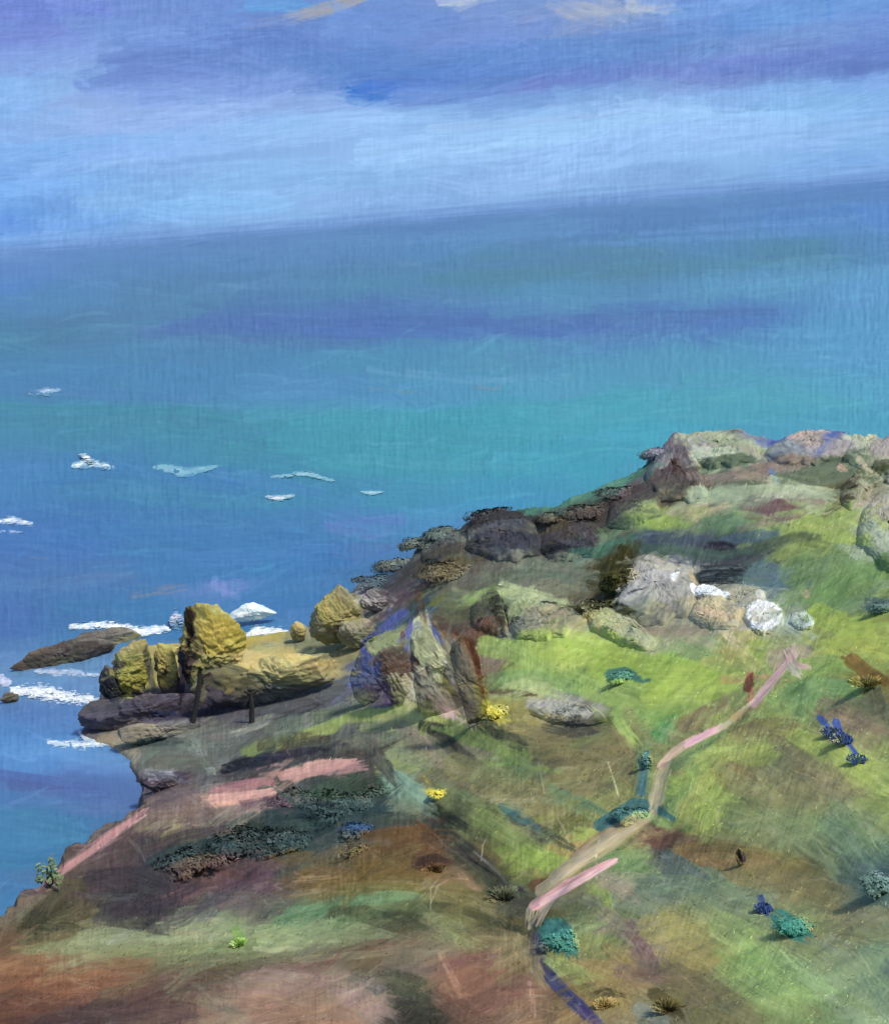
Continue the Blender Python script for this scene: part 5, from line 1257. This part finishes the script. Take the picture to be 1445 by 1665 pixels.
shrub('thicket', 1010, 985, 66, 90, ('3a3c1a','454a22','2e3016','4a5030'), 'tall dark olive thicket on the left of the grey boulder', 'thicket', n=1500, leaf=8)
shrub('thicket', 975, 1004, 90, 34, ('3c4024','4a4e34','303418'), 'low dark olive thicket spreading left from the tall one', 'thicket', n=800)
shrub('gorse_bush', 806, 1178, 46, 52, ('b0ac30','a8a03c','8c8838','c0b838'), 'yellow gorse bush by the foot of the centre crag', 'gorse', 'flowering gorse', n=800)
shrub('gorse_bush', 712, 1302, 30, 28, ('b4a82c','8a8430','c0b434'), 'small yellow gorse bush above the dark gully', 'gorse', 'flowering gorse', n=350)
shrub('sapling', 82, 1462, 50, 66, ('4a6a50','5a7050','3f5c4c'), 'thin ragged sapling standing against the sea at the cliff edge', 'sapling', n=150, leaf=7, open_=1.0, stem='3c4a48', tall=1.0, mixc=.1)
shrub('bare_bush', 574, 1402, 66, 42, ('5c5a4c','6c6658','4a4a40'), 'twiggy grey bush above the brown bank', 'bush', n=160, leaf=6, stem='3c3a30')
shrub('bush', 578, 1356, 60, 24, ('2a4c84','305890','2c4468'), 'deep blue low bush at the top of the brown bank', group=BS, n=500)
for x, y, W_, H_, c, lb in ((300,1430,90,70,('30444c','2c3c48','384c50'),'dark slate bush leftmost in the hollow'),(385,1392,110,54,('2c4648','28404a','34504c'),'dark green bush in the middle of the hollow under the pink ledge'),(455,1385,90,44,('2a444a','30504e'),'dark teal bush right of the middle one in the hollow'),(480,1310,60,34,('404c50','485a54'),'grey green bush at the right end of the pink ledge'),(560,1318,110,50,('3c504c','34484c','445850'),'broad dark bush between the pink ledge and the brown bank')):
    shrub('bush', x, y, W_*1.3, H_, c, lb, group=BS, n=900, leaf=7, tall=.28, mixc=.95)
for x, y, W_, H_, c, lb in ((612,955,60,30,('34566e','40586c','2f4a5c'),'lowest blue scrub on the ridge above the lilac boulder'),(650,932,66,40,('3f5a68','4a5a58','4c5048'),'ragged blue grey scrub low on the ridge'),(690,905,60,44,('4e5c54','44504c','5a5a48'),'olive grey scrub on the ridge left of the crags'),(726,880,56,30,('4a5c60','505a50'),'grey scrub topping the lowest ridge crag'),(720,940,90,34,('5a5038','6a5a3c','4c4a38'),'brown scrub below the lowest ridge crag'),(900,852,46,24,('5c4c40','4a4038'),'brown scrub on the brown crag'),(806,846,80,22,('3c3e48','4a4a50'),'near black scrub along the flat top of the blue black crag'),(950,842,70,24,('4c443e','3f3c40'),'dark scrub on the ridge right of the brown crag'),(1010,812,70,26,('4a464e','54484c'),'purple grey scrub halfway between the brown crag and the first tor'),(1068,752,40,34,('6a7094','58587a','4c5068'),'lilac grey scrub against the sea beside the first tor')):
    shrub('scrub', x, y, W_*1.35, H_, c, lb, 'scrub', SC, n=800, leaf=6, mixc=.5)
for x, y, W_, H_, c, lb in ((820,1460,70,44,('44483c','50544a','3c4038'),'dark sedge at the bottom of the gully'),(705,1412,42,24,('4c342a','5c4030'),'dark brown tussock on the brown bank'),(388,1536,18,30,('6ca438','7cb040'),'vivid green tussock in the pale band'),(1412,1112,70,40,('7c5c28','8a6a34'),'rusty bracken clump at the upper right'),(985,1634,46,26,('5c5430','6c6038'),'olive tussock by the bottom edge, right of the blue path'),(1085,1640,50,40,('5a5430','4c4a2c'),'dark olive tussock at the bottom edge, farther right than the other olive one'),(930,990,50,22,('3c4024','2f3018'),'black green tussock at the left end of the thicket')):
    tuft('tussock', x, y, W_, H_, c, lb, group='tussocks on the slopes', n=260)
for x, y, W_, H_, lb in ((1350,1195,26,34,'left clump of bright blue flowers on the right slope'),(1368,1205,26,40,'tallest clump of blue flowers, in the middle of the row'),(1392,1238,24,34,'lowest right clump of bright blue flowers'),(1240,1482,20,36,'single clump of dark blue flowers above the bright teal bush')):
    tuft('bluebells', x, y, W_, H_, ('3a58a0','4466a8','5c7c60'), lb, 'flowers', 'clumps of blue flowers', n=110, heads=('3f62c8','3456b8','5070cc'))
# ---- white water
WC = 'whitecaps out on the bay'; SF = 'surf breaking round the shore rocks'
foam('whitecap', [(52,640),(75,636),(96,634)], 10, 'faint lilac whitecap farthest out at the left', group=WC, cols=('a4b8e0','94a8dc'), n=60)
foam('whitecap', [(120,757),(145,752),(182,760)], 16, 'brightest whitecap, left of the middle of the bay', group=WC, n=110, hgt=1.2)
foam('whitecap', [(135,742),(142,748),(150,755)], 10, 'peak of spray on the brightest whitecap', 'spray', n=40, hgt=1.5)
foam('whitecap', [(260,758),(300,768),(345,760)], 10, 'long pale blue swell line right of the brightest whitecap', group=WC, cols=('6aa8c8','74b0cc'), n=80, size=12, hgt=.2)
foam('whitecap', [(435,808),(455,810),(476,806)], 9, 'small pinkish white whitecap in the middle of the bay', group=WC, n=60, cols=('d8d4ec','c8c8e8'))
foam('whitecap', [(440,776),(500,770),(540,782)], 9, 'thin broken streak just above the pinkish whitecap', group=WC, n=50, cols=('7cb0d4','8cb4dc'), hgt=.15)
foam('whitecap', [(590,800),(606,802),(620,800)], 6, 'faint short whitecap nearest the ridge', group=WC, n=26, cols=('8ab4dc','9abce0'))
foam('whitecap', [(-10,850),(20,845),(50,852)], 12, 'white crest cut by the left edge of the photo', group=WC, n=90, hgt=.7)
foam('whitecap', [(-5,866),(15,864),(34,866)], 5, 'dim second line under the crest at the left edge', group=WC, n=24, cols=('7c9cd8','8cace0'))
foam('surf', [(115,1020),(170,1016),(230,1028),(270,1020)], 18, 'long white surf line behind the left stacks', 'surf', SF, n=170, hgt=.6)
foam('surf', [(210,1030),(240,1026),(275,1024)], 14, 'thick surf behind the olive stack', 'surf', SF, n=100, hgt=.6)
foam('surf', [(400,1036),(420,1026),(466,1028)], 18, 'pinkish white surf right of the golden stack', 'surf', SF, n=130, hgt=.6, cols=('e8dce8','d8e4f0','c8dce8'))
foam('surf', [(470,1036),(480,1030),(492,1034)], 8, 'short surf at the apricot boulder', 'surf', SF, n=40)
foam('surf', [(20,1122),(80,1128),(165,1142)], 26, 'bright surf band below the dark reef', 'surf', SF, n=200, hgt=.5)
foam('surf', [(60,1092),(110,1094),(160,1098)], 12, 'dim surf close under the dark reef', 'surf', SF, n=90, cols=('8ca8dc','9cb0dc'), hgt=.3)
foam('surf', [(-5,1108),(5,1106),(16,1110)], 18, 'lilac foam at the left edge', 'surf', SF, n=50, cols=('b8c0ec','a8b4e4'))
foam('surf', [(80,1208),(130,1212),(180,1208)], 14, 'surf at the mouth of the inlet', 'surf', SF, n=140, cols=('b0c8e8','9cbce4','c8d8f0'), hgt=.4)
foam('surf', [(130,1190),(140,1202),(175,1212)], 12, 'foam lapping the purple shelf', 'surf', SF, n=70, cols=('a8b8d8','98b4dc'), hgt=.3)
foam('surf', [(240,1262),(262,1256),(292,1264)], 12, 'foam on the dark rock at the head of the inlet', 'surf', SF, n=70, cols=('9ca8d0','c8d4f0'), hgt=1.6)
rock('breaking_wave', [(368,1006),(384,988),(404,983),(424,988),(456,1002),(430,1012),(385,1014)], 'pale peaked breaker bursting right of the golden stack', 'wave', SF, depth=.7, mat=M_FOAM, cols=('c8dcec','a8c4e4','e4eef8'), base=(410,1018), rough=.7)
foam('spray_plume', [(280,1016),(287,1008),(296,1012)], 26, 'lilac spray thrown up left of the golden stack', 'spray', SF, n=120, hgt=1.6, cols=('c4c0e8','dcd8f4','b4b0d8'))
